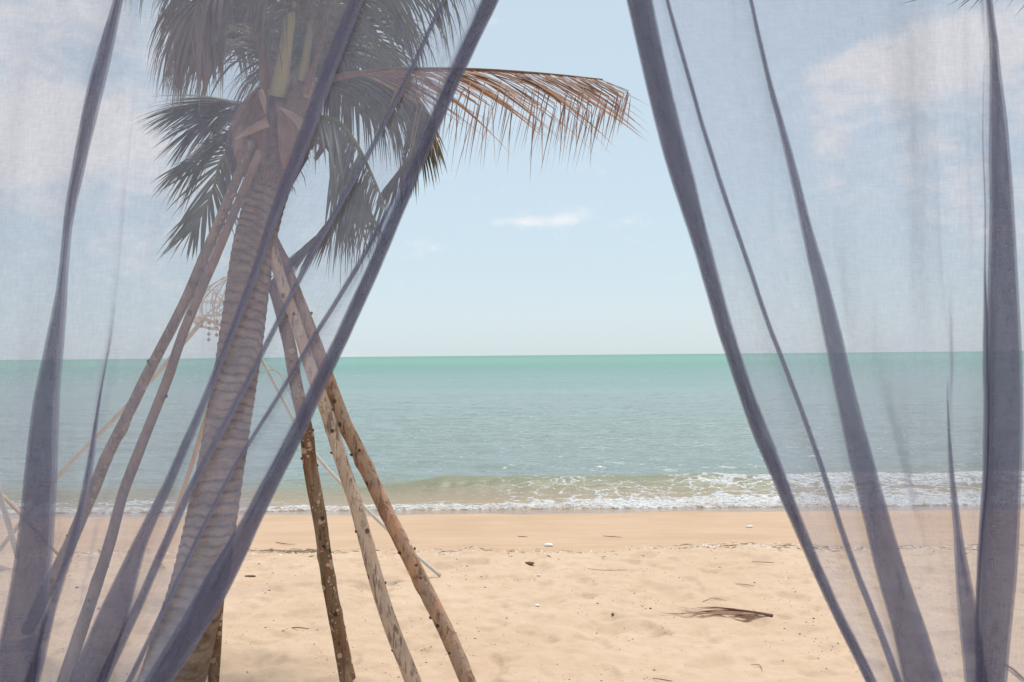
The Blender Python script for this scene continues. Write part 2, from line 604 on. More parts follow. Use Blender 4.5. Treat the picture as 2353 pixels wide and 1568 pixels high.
# the little breaker: crest line and height vary along the shore
crest_y = 16.42 + 0.22 * fbm(Xg * 0.35, 2.0 + 0 * Xg, 2) + 0.10 * fbm(Xg * 1.7, 5.0 + 0 * Xg, 2)
amp = 0.08 + 0.22 * sstep(-3.2, -0.9, Xg) + 0.05 * fbm(Xg * 0.8, 9 + 0 * Xg, 2)
q = Yg - crest_y
wave = amp * np.where(q < 0, np.exp(-(np.abs(q) / 0.62) ** 1.7), np.exp(-(q / 1.0) ** 2))
dist_fade = 1 / (1 + (Yg / 55.0) ** 2)
swell = (0.16 * fbm(Xg * 0.13 + 3, Yg * 0.48, 3) + 0.075 * fbm(Xg * 0.9, Yg * 2.1 + 0.4 * Xg, 3)) * sstep(16.6, 19.5, Yg) * dist_fade
swell += 0.020 * fbm(Xg * 3.0, Yg * 5.0, 2) * sstep(15.4, 16.5, Yg) / (1 + (Yg / 28.0) ** 3)
swell += 0.045 * np.exp(-((Yg - 21.5 - 0.5 * fbm(Xg * 0.2, 3 + 0 * Xg, 2)) / 0.8) ** 2) * (0.6 + fbm(Xg * 0.25, 8 + 0 * Xg, 2))
# foam amount
front = 14.85 + 0.09 * fbm(Xg * 1.1, 4 + 0 * Xg, 3) + 0.03 * fbm(Xg * 5, 2 + 0 * Xg, 2)
inner = sstep(0.0, 0.03, Yg - front)
right = sstep(-2.0, 4.5, Xg)
f1 = inner * (1 - sstep(0.20, 0.65 + 0.85 * right, Yg - front - 0.30 * fbm(Xg * 1.1, Yg * 1.3, 3)))
f2 = 0.70 * right * (1 - sstep(0.0, 0.4, Yg - crest_y)) * (0.5 + 1.3 * fbm(Xg * 0.7, Yg * 1.1 + 3, 3)) * inner
f3 = 0.95 * sstep(3.3, 4.8, Xg) * np.exp(-((Yg - crest_y + 0.18) / 0.30) ** 2)
f4 = 0.7 * sstep(-2.5, -6, Xg) * np.exp(-((Yg - 15.75 - 0.2 * fbm(Xg * 0.5, 1 + 0 * Xg, 2)) / 0.22) ** 2) * (0.6 + 1.2 * fbm(Xg * 1.1, 6 + 0 * Xg, 2))
caps = 0.95 * sstep(0.52, 0.62, fbm(Xg * 0.35, Yg * 0.5 + 60, 3)) * sstep(45, 70, Yg) * (1 - sstep(300, 420, Yg))
foam = np.clip(np.maximum.reduce([f1, f2, f3, f4, caps]), 0, 1)
turb = np.clip(np.maximum(f1, f3), 0, 1)
lump = turb * (0.045 * np.abs(fbm(Xg * 4.5, Yg * 6, 3)) + 0.02 * fbm(Xg * 13, Yg * 15, 2) + 0.012)
silt = np.clip(inner * (1 - sstep(0.0, 0.55, Yg - front)) * sstep(-0.25, 0.15, fbm(Xg * 0.75 + 11, 3 + 0 * Xg, 3) + 0.25 * (1 - right)), 0, 1)
Zg = SEA_Z + wave + swell + lump
# the sheet of water thins out up the sand
Zg = np.where(Yg < 15.3, np.minimum(Zg, sand_z(Xg, Yg, False) + np.where(Yg > front, 0.02 + 0.04 * sstep(0, 0.06, Yg - front) + lump, -0.03)), Zg)

M = Mat('sea_water')
pos = M.pos()
sx = M.n('ShaderNodeSeparateXYZ')
M.link(pos, sx.inputs[0])
ylog = M.math('LOGARITHM', sx.outputs['Y'], 10.0)
ylog = M.math('ADD', ylog, M.math('MULTIPLY', M.math('SUBTRACT', M.noise(M.mapping(pos, (0.03, 0.09, 1)), 1.0, 4, 0.6), 0.5), 0.42))
cr = M.n('ShaderNodeValToRGB')
M.link(M.rng(ylog, 1.15, 3.2, 0, 1, False), cr.inputs[0])
els = cr.color_ramp.elements
STOPS = [(0.0, (0.34, 0.26, 0.18)), (0.030, (0.215, 0.210, 0.130)), (0.052, (0.205, 0.225, 0.155)), (0.085, (0.235, 0.285, 0.262)),
         (0.26, (0.208, 0.280, 0.250)), (0.42, (0.155, 0.268, 0.222)), (0.58, (0.112, 0.264, 0.206)), (0.70, (0.128, 0.305, 0.220)), (0.84, (0.115, 0.300, 0.212)), (1.0, (0.085, 0.245, 0.19))]
els[0].position, els[0].color = STOPS[0][0], STOPS[0][1] + (1,)
els[1].position, els[1].color = STOPS[-1][0], STOPS[-1][1] + (1,)
for p_, c_ in STOPS[1:-1]:
    e = els.new(p_)
    e.color = c_ + (1,)
col = cr.outputs[0]
col = M.mix(M.math('MULTIPLY', M.attr('silt'), 0.85), col, (0.36, 0.20, 0.11))
w1 = M.noise(M.mapping(pos, (0.9, 2.3, 1)), 1.0, 5, 0.6, 0.3)
w2 = M.noise(M.mapping(pos, (4.0, 9.0, 1)), 1.0, 4, 0.6)
w3 = M.noise(M.mapping(pos, (0.12, 0.4, 1)), 1.0, 4, 0.6)
h = M.math('ADD', M.math('ADD', w1, M.math('MULTIPLY', w2, 0.22)), M.math('MULTIPLY', w3, M.rng(sx.outputs['Y'], 30, 200, 0.0, 3.0)))
h = M.math('MULTIPLY', h, M.rng(sx.outputs['Y'], 15.5, 30, 0.38, 1.0))
nrm = M.bump(h, 0.75, 0.22)
rough_w = M.math('ADD', M.rng(ylog, 1.2, 2.3, 0.11, 0.34, False), M.rng(sx.outputs['Y'], 16.0, 19.0, 0.32, 0.0))
water = M.principled(col, rough_w, nrm, 0.5, IOR=1.33)
# lace of foam, torn by noise
warp = M.noise(pos, 3.0, 4, 0.6, out='Color')
wv = M.n('ShaderNodeVectorMath', operation='MULTIPLY_ADD')
M.link(warp, wv.inputs[0])
wv.inputs[1].default_value = (0.5, 0.35, 0.5)
M.link(M.mapping(pos, (1.0, 1.7, 1.0)), wv.inputs[2])
v1 = M.voronoi(wv.outputs[0], 3.2, 'DISTANCE_TO_EDGE')
v2 = M.voronoi(wv.outputs[0], 8.5, 'DISTANCE_TO_EDGE')
nz = M.noise(pos, 9.0, 6, 0.65)
lace = M.math('ADD', M.rng(v1, 0.0, 0.20, 0.75, 0.0, False), M.rng(v2, 0.0, 0.24, 0.45, 0.0, False))
lace = M.math('ADD', lace, M.math('MULTIPLY', M.math('SUBTRACT', nz, 0.5), 0.9))
fo = M.math('ADD', lace, M.math('SUBTRACT', M.math('MULTIPLY', M.attr('foam'), 1.40), 1.04))
fm = M.rng(fo, 0.02, 0.30)
fcol = M.mix(M.math('MULTIPLY', M.attr('silt'), M.rng(nz, 0.35, 0.65, 0.1, 0.75)), (0.80, 0.79, 0.77), (0.50, 0.31, 0.19))
foam_s = M.principled(fcol, 0.8, M.bump(M.math('ADD', nz, lace), 0.9, 0.06), 0.2)
mx = M.n('ShaderNodeMixShader')
M.link(fm, mx.inputs[0])
M.link(water, mx.inputs[1])
M.link(foam_s, mx.inputs[2])
m_sea = M.done(mx.outputs[0])
sea = mesh('sea', np.stack([Xg, Yg, Zg], -1).reshape(-1, 3), grid_faces(len(ys), len(t)), m_sea, attrs={'foam': foam, 'silt': silt})
props(sea, 'turquoise sea with a small breaker and white foam along the sand', None, None, 'structure')

# ------------------------------------------------------------------ the palm
TRUNK = [(368, 1640, 172, 5.20), (395, 1568, 156, 5.21), (428, 1448, 142, 5.22), (460, 1328, 129, 5.23), (491, 1165, 116, 5.25), (519, 1005, 106, 5.27),
         (547, 830, 104, 5.28), (566, 690, 101, 5.29), (582, 574, 99, 5.30), (604, 480, 96, 5.30), (626, 402, 100, 5.31), (638, 330, 100, 5.31), (645, 250, 80, 5.31)]
tr = np.array([list(P(u, v, d)) + [0.95 * w * d / F_U / 2] for u, v, w, d in TRUNK])
palm = thing('palm_tree', P(372, 1622, 5.2), 'leaning coconut palm with ringed trunk, propped by logs, seen through the left curtain', 'palm tree')
n_t = 520
tp = spline(tr, n_t)
path, rad = tp[:, :3], tp[:, 3].copy()
seg = 72
ang = np.linspace(0, 2 * math.pi, seg, endpoint=False)
slen = np.concatenate([[0], np.cumsum(np.linalg.norm(np.diff(path, axis=0), axis=1))])
AA, SS = np.meshgrid(ang, slen)
# ring scars: spacing about 5 cm, wavy, tilted, uneven
ringpos = SS / 0.052 + 0.55 * np.sin(AA + 0.6 * SS * 3) + 0.70 * fbm(np.cos(AA) * 1.3 + SS * 2.1, np.sin(AA) * 1.3 + SS * 1.7, 3) + 1.5 * perlin(SS * 1.7, SS * 0 + 0.3)
ph = ringpos - np.floor(ringpos)
rid = np.floor(ringpos)
ringamt = np.interp(SS, [0, 0.45, 0.9, 3.0], [0.25, 0.6, 1.0, 1.0])
saw = (ph ** 2.2) * (1 - sstep(0.93, 1.0, ph))
mod = 1 + 0.042 * ringamt * saw + 0.012 * fbm(np.cos(AA) * 3 + 9, np.sin(AA) * 3 + SS * 9, 3) + 0.02 * fbm(np.cos(AA) + 2, np.sin(AA) + SS * 2.2, 2)
scar = sstep(0.66, 0.95, ph) * (1 - sstep(0.97, 1.0, ph)) + sstep(0.16, 0.0, ph) * 0.9
v, f = tube(path, rad, seg, mod)

M = Mat('palm_trunk')
co = M.coord()
st = M.mapping(co, (1, 1, 3.0))
n1_, n2_ = M.noise(st, 7.0, 6, 0.65), M.noise(M.mapping(co, (1, 1, 0.18)), 60.0, 4, 0.6)
col = M.mix(M.rng(n1_, 0.3, 0.7), (0.165, 0.108, 0.076), (0.350, 0.250, 0.185))
col = M.mix(M.math('MULTIPLY', M.rng(n2_, 0.32, 0.42, 1.0, 0.0), 0.45), col, (0.10, 0.06, 0.045))
col = M.mix(M.math('MULTIPLY', M.math('MULTIPLY', M.attr('scar'), M.rng(M.noise(co, 6.0, 4, 0.6), 0.30, 0.56)), 0.9), col, (0.055, 0.034, 0.026))
col = M.mix(M.rng(M.noise(co, 3.2, 5, 0.6), 0.60, 0.72, 0.0, 0.45), col, (0.52, 0.43, 0.36))
h = M.math('ADD', M.math('MULTIPLY', n2_, 0.6), n1_)
m_trunk = M.done(M.principled(col, 0.85, M.bump(h, 0.7, 0.01), 0.25))
trunk = mesh('trunk', v, f, m_trunk, palm, attrs={'scar': np.concatenate([(scar * ringamt).ravel(), [0, 0]])})

# fibre bulb of old leaf bases
bp = np.array([list(P(u, v_, 5.31)) + [w * 5.31 / F_U / 2] for u, v_, w in
               [(618, 425, 98), (620, 395, 130), (622, 350, 168), (628, 300, 178), (640, 255, 150), (655, 215, 110), (668, 180, 70)]])
bp = spline(bp, 60)
a48 = np.linspace(0, 2 * math.pi, 60, endpoint=False)
AA, SS = np.meshgrid(a48, np.linspace(0, 1, 60))
mod = 1 + 0.16 * fbm(np.cos(AA) * 2.2 + 4, np.sin(AA) * 2.2 + SS * 3, 3) + 0.05 * fbm(np.cos(AA) * 7, np.sin(AA) * 7 + SS * 4, 2)
v, f = tube(bp[:, :3], bp[:, 3], 60, mod)
mesh('fibre_mat', v, f, m_fibre, palm)
# ragged fibres at its lower rim
sp = Soup()
for k in range(170):
    a = random.uniform(0, 2 * math.pi)
    i = random.randint(0, 30)
    c = bp[i, :3]
    r = bp[i, 3]
    p0 = c + np.array([math.cos(a) * r, math.sin(a) * r, 0])
    L = random.uniform(0.05, 0.16)
    d = np.array([math.cos(a) * 0.35 + random.uniform(-.3, .3), math.sin(a) * 0.35 + random.uniform(-.3, .3), -1.0 + random.uniform(0, 1.1)])
    p1 = p0 + d * L * 0.5
    p2 = p1 + np.array([d[0] * .4, d[1] * .4, -1.0]) * L * 0.5
    w = random.uniform(0.002, 0.008)
    s = np.array([math.sin(a), -math.cos(a), 0]) * w
    sp.add([p0 - s, p0 + s, p1 + s * .7, p1 - s * .7, p2], [[0, 1, 2, 3], [3, 2, 4]])
o = sp.obj('fibre_fringe', m_fibre, palm)
o['kind'] = 'stuff'


def blade(p0, p1, p2, w0, w1, thick=0.012, curl=0.3, n=9, mat=None, name='leaf_base'):
    """A curved leaf-base plate clasping the trunk: three control points, widths at both ends."""
    c = spline(np.array([p0, p1, p2]), n)
    t_, N, B = frames(c)
    axis = np.array(P(632, 300, 5.31))
    vs_, fs = [], []
    for i in range(n):
        out = c[i] - axis
        out -= t_[i] * np.dot(out, t_[i])
        out /= np.linalg.norm(out) + 1e-9
        sd_ = np.cross(t_[i], out)
        k = i / (n - 1)
        w = (w0 * (1 - k) + w1 * k) * min(1.0, 0.35 + 1.6 * k)
        for j in (-1, -0.5, 0, 0.5, 1):
            jag = 1 + 0.12 * random.uniform(-1, 1) * (abs(j) == 1)
            vs_.append(c[i] + sd_ * w * j * jag - out * (curl * w * j * j))
        for j in (1, 0.5, 0, -0.5, -1):
            vs_.append(c[i] + sd_ * w * j * 0.92 - out * (curl * w * j * j + thick))
    for i in range(n - 1):
        for j in range(10):
            fs.append([i * 10 + j, i * 10 + (j + 1) % 10, (i + 1) * 10 + (j + 1) % 10, (i + 1) * 10 + j])
    fs.append(list(range(9, -1, -1)))
    fs.append([(n - 1) * 10 + j for j in range(10)])
    return mesh(name, vs_, fs, mat or m_sheath, palm)


def V(u, v_, d):
    return np.array(P(u, v_, d))


blade(V(560, 400, 5.20), V(545, 320, 5.13), V(600, 235, 5.17), 0.070, 0.03, mat=m_sheath)
blade(V(600, 380, 5.12), V(595, 300, 5.08), V(605, 205, 5.13), 0.06, 0.035, mat=m_fibre)
blade(V(660, 390, 5.12), V(665, 310, 5.06), V(655, 225, 5.13), 0.07, 0.045, mat=m_sheath)
blade(V(712, 345, 5.18), V(726, 290, 5.14), V(712, 200, 5.2), 0.07, 0.045, mat=m_fibre)
blade(V(690, 330, 5.10), V(690, 260, 5.08), V(702, 190, 5.12), 0.08, 0.055, mat=m_rachis_dead)
blade(V(540, 420, 5.35), V(520, 360, 5.35), V(535, 280, 5.35), 0.09, 0.04, mat=m_fibre)
blade(V(728, 370, 5.36), V(752, 330, 5.36), V(740, 270, 5.36), 0.08, 0.04, mat=m_fibre)
blade(V(598, 205, 5.07), V(605, 230, 5.05), V(610, 262, 5.06), 0.026, 0.005, 0.006, mat=m_sheath_pale)
blade(V(640, 245, 5.03), V(680, 270, 5.00), V(700, 292, 5.00), 0.010, 0.030, 0.006, mat=m_sheath_pale)
blade(V(540, 320, 5.08), V(575, 300, 5.04), V(615, 280, 5.03), 0.012, 0.026, 0.006, mat=m_sheath_pale)
blade(V(718, 170, 5.12), V(712, 200, 5.1), V(705, 225, 5.1), 0.03, 0.02, 0.006, mat=m_sheath_pale)


def leaflet(p, T, side, up, L, w, spread, droop, lift, n=6, kink=0.0, twist=0.0):
    """One folded leaflet: a creased strip that leaves the rib at an angle and bends under its weight."""
    d = T * math.cos(spread) + side * math.sin(spread) + up * lift
    d = d / np.linalg.norm(d)
    pts, vs_ = [np.array(p)], []
    ds = L / n
    dirs = [d]
    for i in range(n):
        g = droop * ds * (0.6 + 1.2 * i / n)
        d = d + np.array([0, 0, -1.0]) * g
        if kink and i == int(n * 0.62):
            d = d * 0.55 + np.array([-0.80 * np.sign(T[0]) * kink, random.uniform(-.2, .2), -0.80 * kink])
            w = w * 0.45
        d = d / np.linalg.norm(d)
        pts.append(pts[-1] + d * ds)
        dirs.append(d)
    nn = np.cross(d, side)
    prof = [0.45, 0.9, 1.0, 0.85, 0.55, 0.28, 0.0] if n == 6 else np.interp(np.linspace(0, 1, n + 1), [0, .2, .4, .8, 1], [.45, 1, 1, .45, 0])
    for i in range(n):
        a = dirs[i]
        s = np.cross(a, up * math.cos(twist) + side * math.sin(twist))
        s /= np.linalg.norm(s) + 1e-9
        u_ = np.cross(s, a)
        ww = w * prof[i]
        vs_ += [pts[i] - s * ww, pts[i] + u_ * ww * 0.45, pts[i] + s * ww]
    vs_.append(pts[-1])
    fs = []
    for i in range(n - 1):
        k = i * 3
        fs += [[k, k + 1, k + 4, k + 3], [k + 1, k + 2, k + 5, k + 4]]
    k = (n - 1) * 3
    fs += [[k, k + 1, k + 3], [k + 1, k + 2, k + 3]]
    return np.array(vs_), fs


def frond(root, ctrl, n_pairs, L, w=0.016, spread=(60, 25), droop=2.0, lift=0.15, mat=None, rib_mat=None, r0=0.022, single=False,
          start=0.12, kink=0.0, rib_name='frond', label=None, tipmat=None, jitter=1.0, sides=(-1, 1), up_hint=(0, 0, 1), lprof=None):
    """A palm frond: its rib is the part, leaflets are its sub-parts (each a mesh when single, else one joined mesh)."""
    c = spline(np.array([V(*q) for q in ctrl]), 60)
    rr = np.interp(np.linspace(0, 1, 60), [0, 0.15, 1], [r0 * 1.5, r0, r0 * 0.18])
    v_, f_ = tube(c, rr, 8)
    rib = mesh(rib_name, v_, f_, rib_mat or m_rachis, root)
    if label:
        rib['label'] = label
    t_, _, _ = frames(c)
    sp_ = Soup()
    for i in range(n_pairs):
        k = start + (1 - start) * (i + 0.5) / n_pairs
        for sg in sides:
            kk = min(0.995, max(start, k + random.uniform(-.4, .4) / n_pairs))
            x = kk * 59
            a = int(x)
            fr = x - a
            p = c[a] * (1 - fr) + c[min(a + 1, 59)] * fr
            T = t_[a]
            side = np.cross(T, np.array(up_hint, dtype=float))
            if np.linalg.norm(side) < 0.2:
                side = np.cross(T, np.array([0.3, -1, 0.2]))
            side /= np.linalg.norm(side)
            up = np.cross(side, T)
            rel = (kk - start) / (1 - start)
            lp = np.interp(rel, *(lprof or ([0, 0.12, 0.35, 0.75, 1.0], [0.55, 0.85, 1.0, 0.85, 0.42])))
            sa = math.radians(np.interp(rel, [0, 1], spread) + random.uniform(-7, 7) * jitter)
            LL = L * lp * random.uniform(0.85, 1.1)
            vv, ff = leaflet(p, T, side * sg, up, LL, w * random.uniform(0.75, 1.15), sa, droop * random.uniform(0.7, 1.35),
                             lift + random.uniform(-.12, .12) * jitter, kink=kink * (random.random() < 0.75) * random.uniform(0.6, 1.1), twist=random.uniform(-.5, .5) * sg)
            if single:
                mesh('leaflet', vv, ff, mat, rib, origin=p)
            else:
                sp_.add(vv, ff)
    if not single:
        o_ = sp_.obj('leaflets', mat, rib)
        o_['kind'] = 'stuff'
    return rib


# the dead frond that reaches out to the right, its leaflets bent at the tips
frond(palm, [(690, 225, 5.22), (760, 183, 5.15), (860, 165, 5.10), (930, 161, 5.08), (1090, 161, 5.02), (1250, 170, 4.97), (1385, 183, 4.93)], 80, 0.70, 0.0125,
      (35, 20), 0.45, -0.34, m_dead, m_rachis_dead, 0.017, True, 0.22, 0.9, label='dead brown frond with hanging leaflets and bent tips',
      lprof=([0, 0.15, 0.5, 0.8, 1.0], [0.85, 1.0, 1.0, 0.85, 0.48]))
# right frond that arches down, dense and green, its leaflets swept to the lower left
frond(palm, [(690, 285, 5.35), (735, 272, 5.33), (780, 284, 5.32), (822, 338, 5.32), (858, 410, 5.30), (886, 478, 5.30)], 36, 0.85, 0.013,
      (66, 22), 1.5, -0.75, m_green, m_rachis, 0.018, True, 0.06, up_hint=(0.75, 0.1, 0.65), lprof=([0, 0.12, 0.4, 0.8, 1.0], [0.7, 0.95, 1.0, 0.6, 0.30]))
# left drooping frond with both rows of leaflets showing
frond(palm, [(590, 300, 5.45), (545, 330, 5.50), (508, 372, 5.50), (492, 430, 5.46), (466, 490, 5.42), (440, 530, 5.38)], 34, 0.46, 0.010,
      (62, 20), 0.7, 0.0, m_green, m_rachis, 0.014, True, 0.15, up_hint=(-0.45, -0.85, 0.3))
G_, O_ = m_green, m_olive
m_olive_brown = mat_simple('palm_leaf_brownish', (0.19, 0.14, 0.10), (0.30, 0.22, 0.165), 6.0, 0.5, 0.15, (1, 1, 1), 0.4, 0.38)
# left, spread level
frond(palm, [(600, 255, 5.42), (560, 240, 5.45), (510, 236, 5.46), (460, 240, 5.45), (425, 248, 5.43)], 52, 0.48, 0.0085, (42, 14), 0.9, -0.12, G_, m_rachis, 0.014, start=0.05)
frond(palm, [(600, 262, 5.48), (560, 256, 5.52), (510, 262, 5.55), (465, 280, 5.55), (435, 305, 5.53)], 44, 0.46, 0.0085, (42, 14), 0.9, -0.2, G_, m_rachis, 0.014, start=0.05)
frond(palm, [(585, 290, 5.52), (540, 300, 5.58), (500, 325, 5.60), (462, 355, 5.58), (430, 375, 5.55)], 42, 0.48, 0.0085, (48, 16), 0.9, -0.1, G_, m_rachis, 0.014, start=0.08, up_hint=(-.3, -.6, .7))
# top left, brown and olive leaflets hanging straight down
frond(palm, [(615, 195, 5.25), (585, 70, 5.20), (540, -20, 5.10), (505, -40, 5.0), (475, -10, 4.9), (460, 40, 4.85)], 46, 0.74, 0.0085, (62, 25), 4.4, -0.1, O_, m_rachis_dead, 0.017, start=0.2)
frond(palm, [(620, 190, 5.35), (580, 50, 5.15), (530, -10, 5.0), (485, -20, 4.9), (452, 20, 4.8), (440, 90, 4.75)], 36, 0.60, 0.0075, (50, 15), 4.6, -0.1, m_olive_brown, m_rachis_dead, 0.015, start=0.45)
frond(palm, [(625, 190, 5.45), (590, 30, 5.7), (540, -60, 5.9), (480, -70, 6.0), (455, -30, 6.1), (428, 10, 6.1)], 46, 0.58, 0.010, (58, 22), 2.6, -0.1, G_, m_rachis, 0.017, start=0.2)
frond(palm, [(625, 190, 5.5), (600, 60, 5.8), (570, 0, 6.1), (535, 0, 6.5), (500, 50, 6.9)], 72, 0.86, 0.010, (66, 28), 3.2, -0.1, G_, m_rachis, 0.017, start=0.15)
frond(palm, [(640, 190, 5.5), (620, 60, 5.9), (605, -10, 6.3), (580, -10, 6.8), (560, 40, 7.2)], 80, 0.95, 0.010, (66, 28), 3.0, -0.1, O_, m_rachis, 0.017, start=0.15)
frond(palm, [(640, 190, 5.45), (600, 100, 5.6), (550, 40, 5.7), (500, 20, 5.75), (455, 40, 5.75)], 60, 0.50, 0.009, (50, 18), 2.2, -0.1, G_, m_rachis, 0.016, start=0.12)
# top, towards the viewer: thick yellow-green stalk
frond(palm, [(640, 222, 5.14), (655, 120, 5.08), (668, 20, 4.98), (682, -120, 4.85), (700, -260, 4.6), (712, -330, 4.3)], 60, 0.7, 0.012, (60, 25), 2.2, 0.1, G_, m_petiole, 0.036, start=0.42)
frond(palm, [(690, 215, 5.15), (705, 120, 5.12), (722, 20, 5.10), (760, -100, 5.0), (840, -180, 4.9), (930, -200, 4.8)], 100, 0.95, 0.010, (60, 25), 3.4, 0.0, G_, m_petiole, 0.022, start=0.3)
frond(palm, [(616, 212, 5.16), (612, 110, 5.15), (606, 20, 5.12), (570, -110, 5.05), (500, -190, 5.0), (420, -210, 4.9)], 100, 0.95, 0.010, (60, 25), 3.6, 0.0, O_, m_rachis_dead, 0.014, start=0.3)
frond(palm, [(640, 200, 5.35), (668, 60, 5.5), (720, -30, 5.6), (790, -60, 5.7), (860, -30, 5.7), (910, 30, 5.7)], 100, 0.66, 0.010, (60, 22), 2.4, -0.05, G_, m_rachis, 0.017, start=0.12)
frond(palm, [(660, 200, 5.4), (710, 110, 5.6), (770, 55, 5.8), (830, 40, 5.9), (880, 60, 5.95)], 90, 0.66, 0.0095, (52, 18), 0.9, 0.0, G_, m_rachis, 0.016, start=0.08, up_hint=(0.2, -0.7, 0.7))
frond(palm, [(665, 205, 5.5), (720, 120, 5.9), (780, 85, 6.3), (840, 95, 6.6), (890, 140, 6.8)], 100, 0.75, 0.010, (60, 22), 2.4, 0.0, G_, m_rachis, 0.017, start=0.1)
frond(palm, [(650, 200, 5.6), (690, 110, 6.0), (730, 60, 6.4), (770, 60, 6.8), (800, 110, 7.1)], 100, 0.85, 0.010, (62, 25), 2.6, -0.05, O_, m_rachis, 0.017, start=0.1)
# right: hanging leaflets, brown at the end
frond(palm, [(690, 215, 5.45), (760, 180, 5.62), (830, 172, 5.78), (900, 190, 5.88), (945, 232, 5.9)], 90, 0.72, 0.0095, (64, 26), 3.8, -0.2, G_, m_rachis, 0.016, start=0.12)
frond(palm, [(700, 225, 5.55), (790, 185, 5.80), (890, 178, 5.95), (955, 215, 5.95), (968, 290, 5.85), (935, 365, 5.75), (888, 428, 5.65)], 90, 0.40, 0.0085, (44, 12), 2.4, -0.25, O_, m_rachis_dead, 0.015, start=0.3)
frond(palm, [(700, 310, 5.55), (770, 350, 5.72), (812, 420, 5.75), (790, 485, 5.65), (735, 540, 5.55), (675, 592, 5.45)], 80, 0.44, 0.0085, (36, 10), 0.9, -0.05, O_, m_rachis_dead, 0.015, start=0.3)
# spear and dead stalk between the green ones
v, f = tube(spline(np.array([V(700, 215, 5.1), V(735, 110, 5.1), V(752, 30, 5.12), V(770, -60, 5.14)]), 20), np.linspace(0.02, 0.008, 20), 8)
mesh('flower_stalk', v, f, m_sheath, palm)
v, f = tube(spline(np.array([V(604, 215, 5.1), V(600, 120, 5.1), V(594, 70, 5.1), V(590, 10, 5.1)]), 20), np.linspace(0.014, 0.02, 20), 8)
mesh('leaf_stalk', v, f, m_rachis_dead, palm)


# ------------------------------------------------------------------ prop logs
def log(name, ctrl, mat, label, seed, stubs=10, splinter=False, fat=0.92):
    r_ = random.Random(seed)
    c = np.array([list(P(u, v_, d)) + [fat * w * d / F_U / 2] for u, v_, w, d in ctrl])
    base = c[0, :3].copy()
    n = 150
    p = spline(c, n)
    pa, ra = p[:, :3], p[:, 3]
    L = np.concatenate([[0], np.cumsum(np.linalg.norm(np.diff(pa, axis=0), axis=1))])
    sg = 28
    a = np.linspace(0, 2 * math.pi, sg, endpoint=False)
    A, S = np.meshgrid(a, L)
    o_ = seed * 7.3
    pa = pa + np.stack([0.006 * perlin(L * 1.6 + o_, L * 0), 0.006 * perlin(L * 1.4 + o_ + 9, L * 0), 0 * L], -1)
    md = 1 + 0.07 * fbm(np.cos(A) * 1.2 + o_, np.sin(A) * 1.2 + S * 3.5, 3) + 0.035 * fbm(np.cos(A) * 4 + o_, np.sin(A) * 4 + S * 14, 2)
    for _ in range(stubs + 8):
        s0, a0 = r_.uniform(0.05, L[-1]), r_.uniform(0, 2 * math.pi)
        da = np.angle(np.exp(1j * (A - a0)))
        md += r_.uniform(0.05, 0.2) * np.exp(-((S - s0) / 0.035) ** 2 - (da / 0.55) ** 2)
    v_, f_ = tube(pa, ra, sg, md)
    if splinter:
        v_[(n - 1) * sg:(n) * sg] += np.array([[r_.uniform(-.01, .01), 0, r_.uniform(-.02, .07)] for _ in range(sg)])
    root = thing(name, Vector(base), label, 'log', 'logs propping up the palm')
    mesh('pole_shaft', v_, f_, mat, root)
    t_, N, B = frames(pa)
    for _ in range(stubs):
        i = r_.randint(4, n - 6)
        a0 = r_.uniform(0, 2 * math.pi)
        dn = math.cos(a0) * N[i] + math.sin(a0) * B[i]
        q0 = pa[i] + dn * ra[i] * 0.72
        ln = r_.uniform(0.003, 0.012)
        pth = np.array([q0, q0 + dn * (ra[i] * 0.26 + ln * 0.5) + t_[i] * ln * 0.3, q0 + dn * (ra[i] * 0.28 + ln) + t_[i] * ln * 0.8])
        rs = r_.uniform(0.006, 0.012)
        v_, f_ = tube(pth, [rs * 1.3, rs, rs * 0.55], 7)
        mesh('branch_stub', v_, f_, m_knot, root)
    return root


m_knot = mat_simple('knot_wood', (0.055, 0.03, 0.02), (0.15, 0.08, 0.05), 60.0, 0.9, 0.8)
m_log_dark = mat_bark('bark_dark_lichen', (0.250, 0.135, 0.078), (0.220, 0.155, 0.095), (0.58, 0.41, 0.29), 0.80, 21.0, (0.055, 0.022, 0.013), 0.25)
m_log_grey = mat_bark('bark_grey_tan', (0.64, 0.465, 0.350), (0.52, 0.380, 0.290), (0.68, 0.54, 0.43), 0.35, 16.0, (0.10, 0.05, 0.03), 0.55)
m_log_brown = mat_bark('bark_brown_patchy', (0.40, 0.275, 0.195), (0.54, 0.300, 0.185), (0.58, 0.43, 0.32), 0.45, 15.0, (0.075, 0.035, 0.02), 0.4)
m_log_left = mat_bark('bark_mottled_grey', (0.30, 0.235, 0.19), (0.19, 0.14, 0.11), (0.50, 0.42, 0.35), 0.45, 12.0, (0.10, 0.06, 0.045), 0.3)
m_log_left2 = mat_bark('bark_reddish', (0.27, 0.175, 0.13), (0.20, 0.14, 0.115), (0.36, 0.27, 0.22), 0.30, 14.0, (0.11, 0.06, 0.045), 0.2)

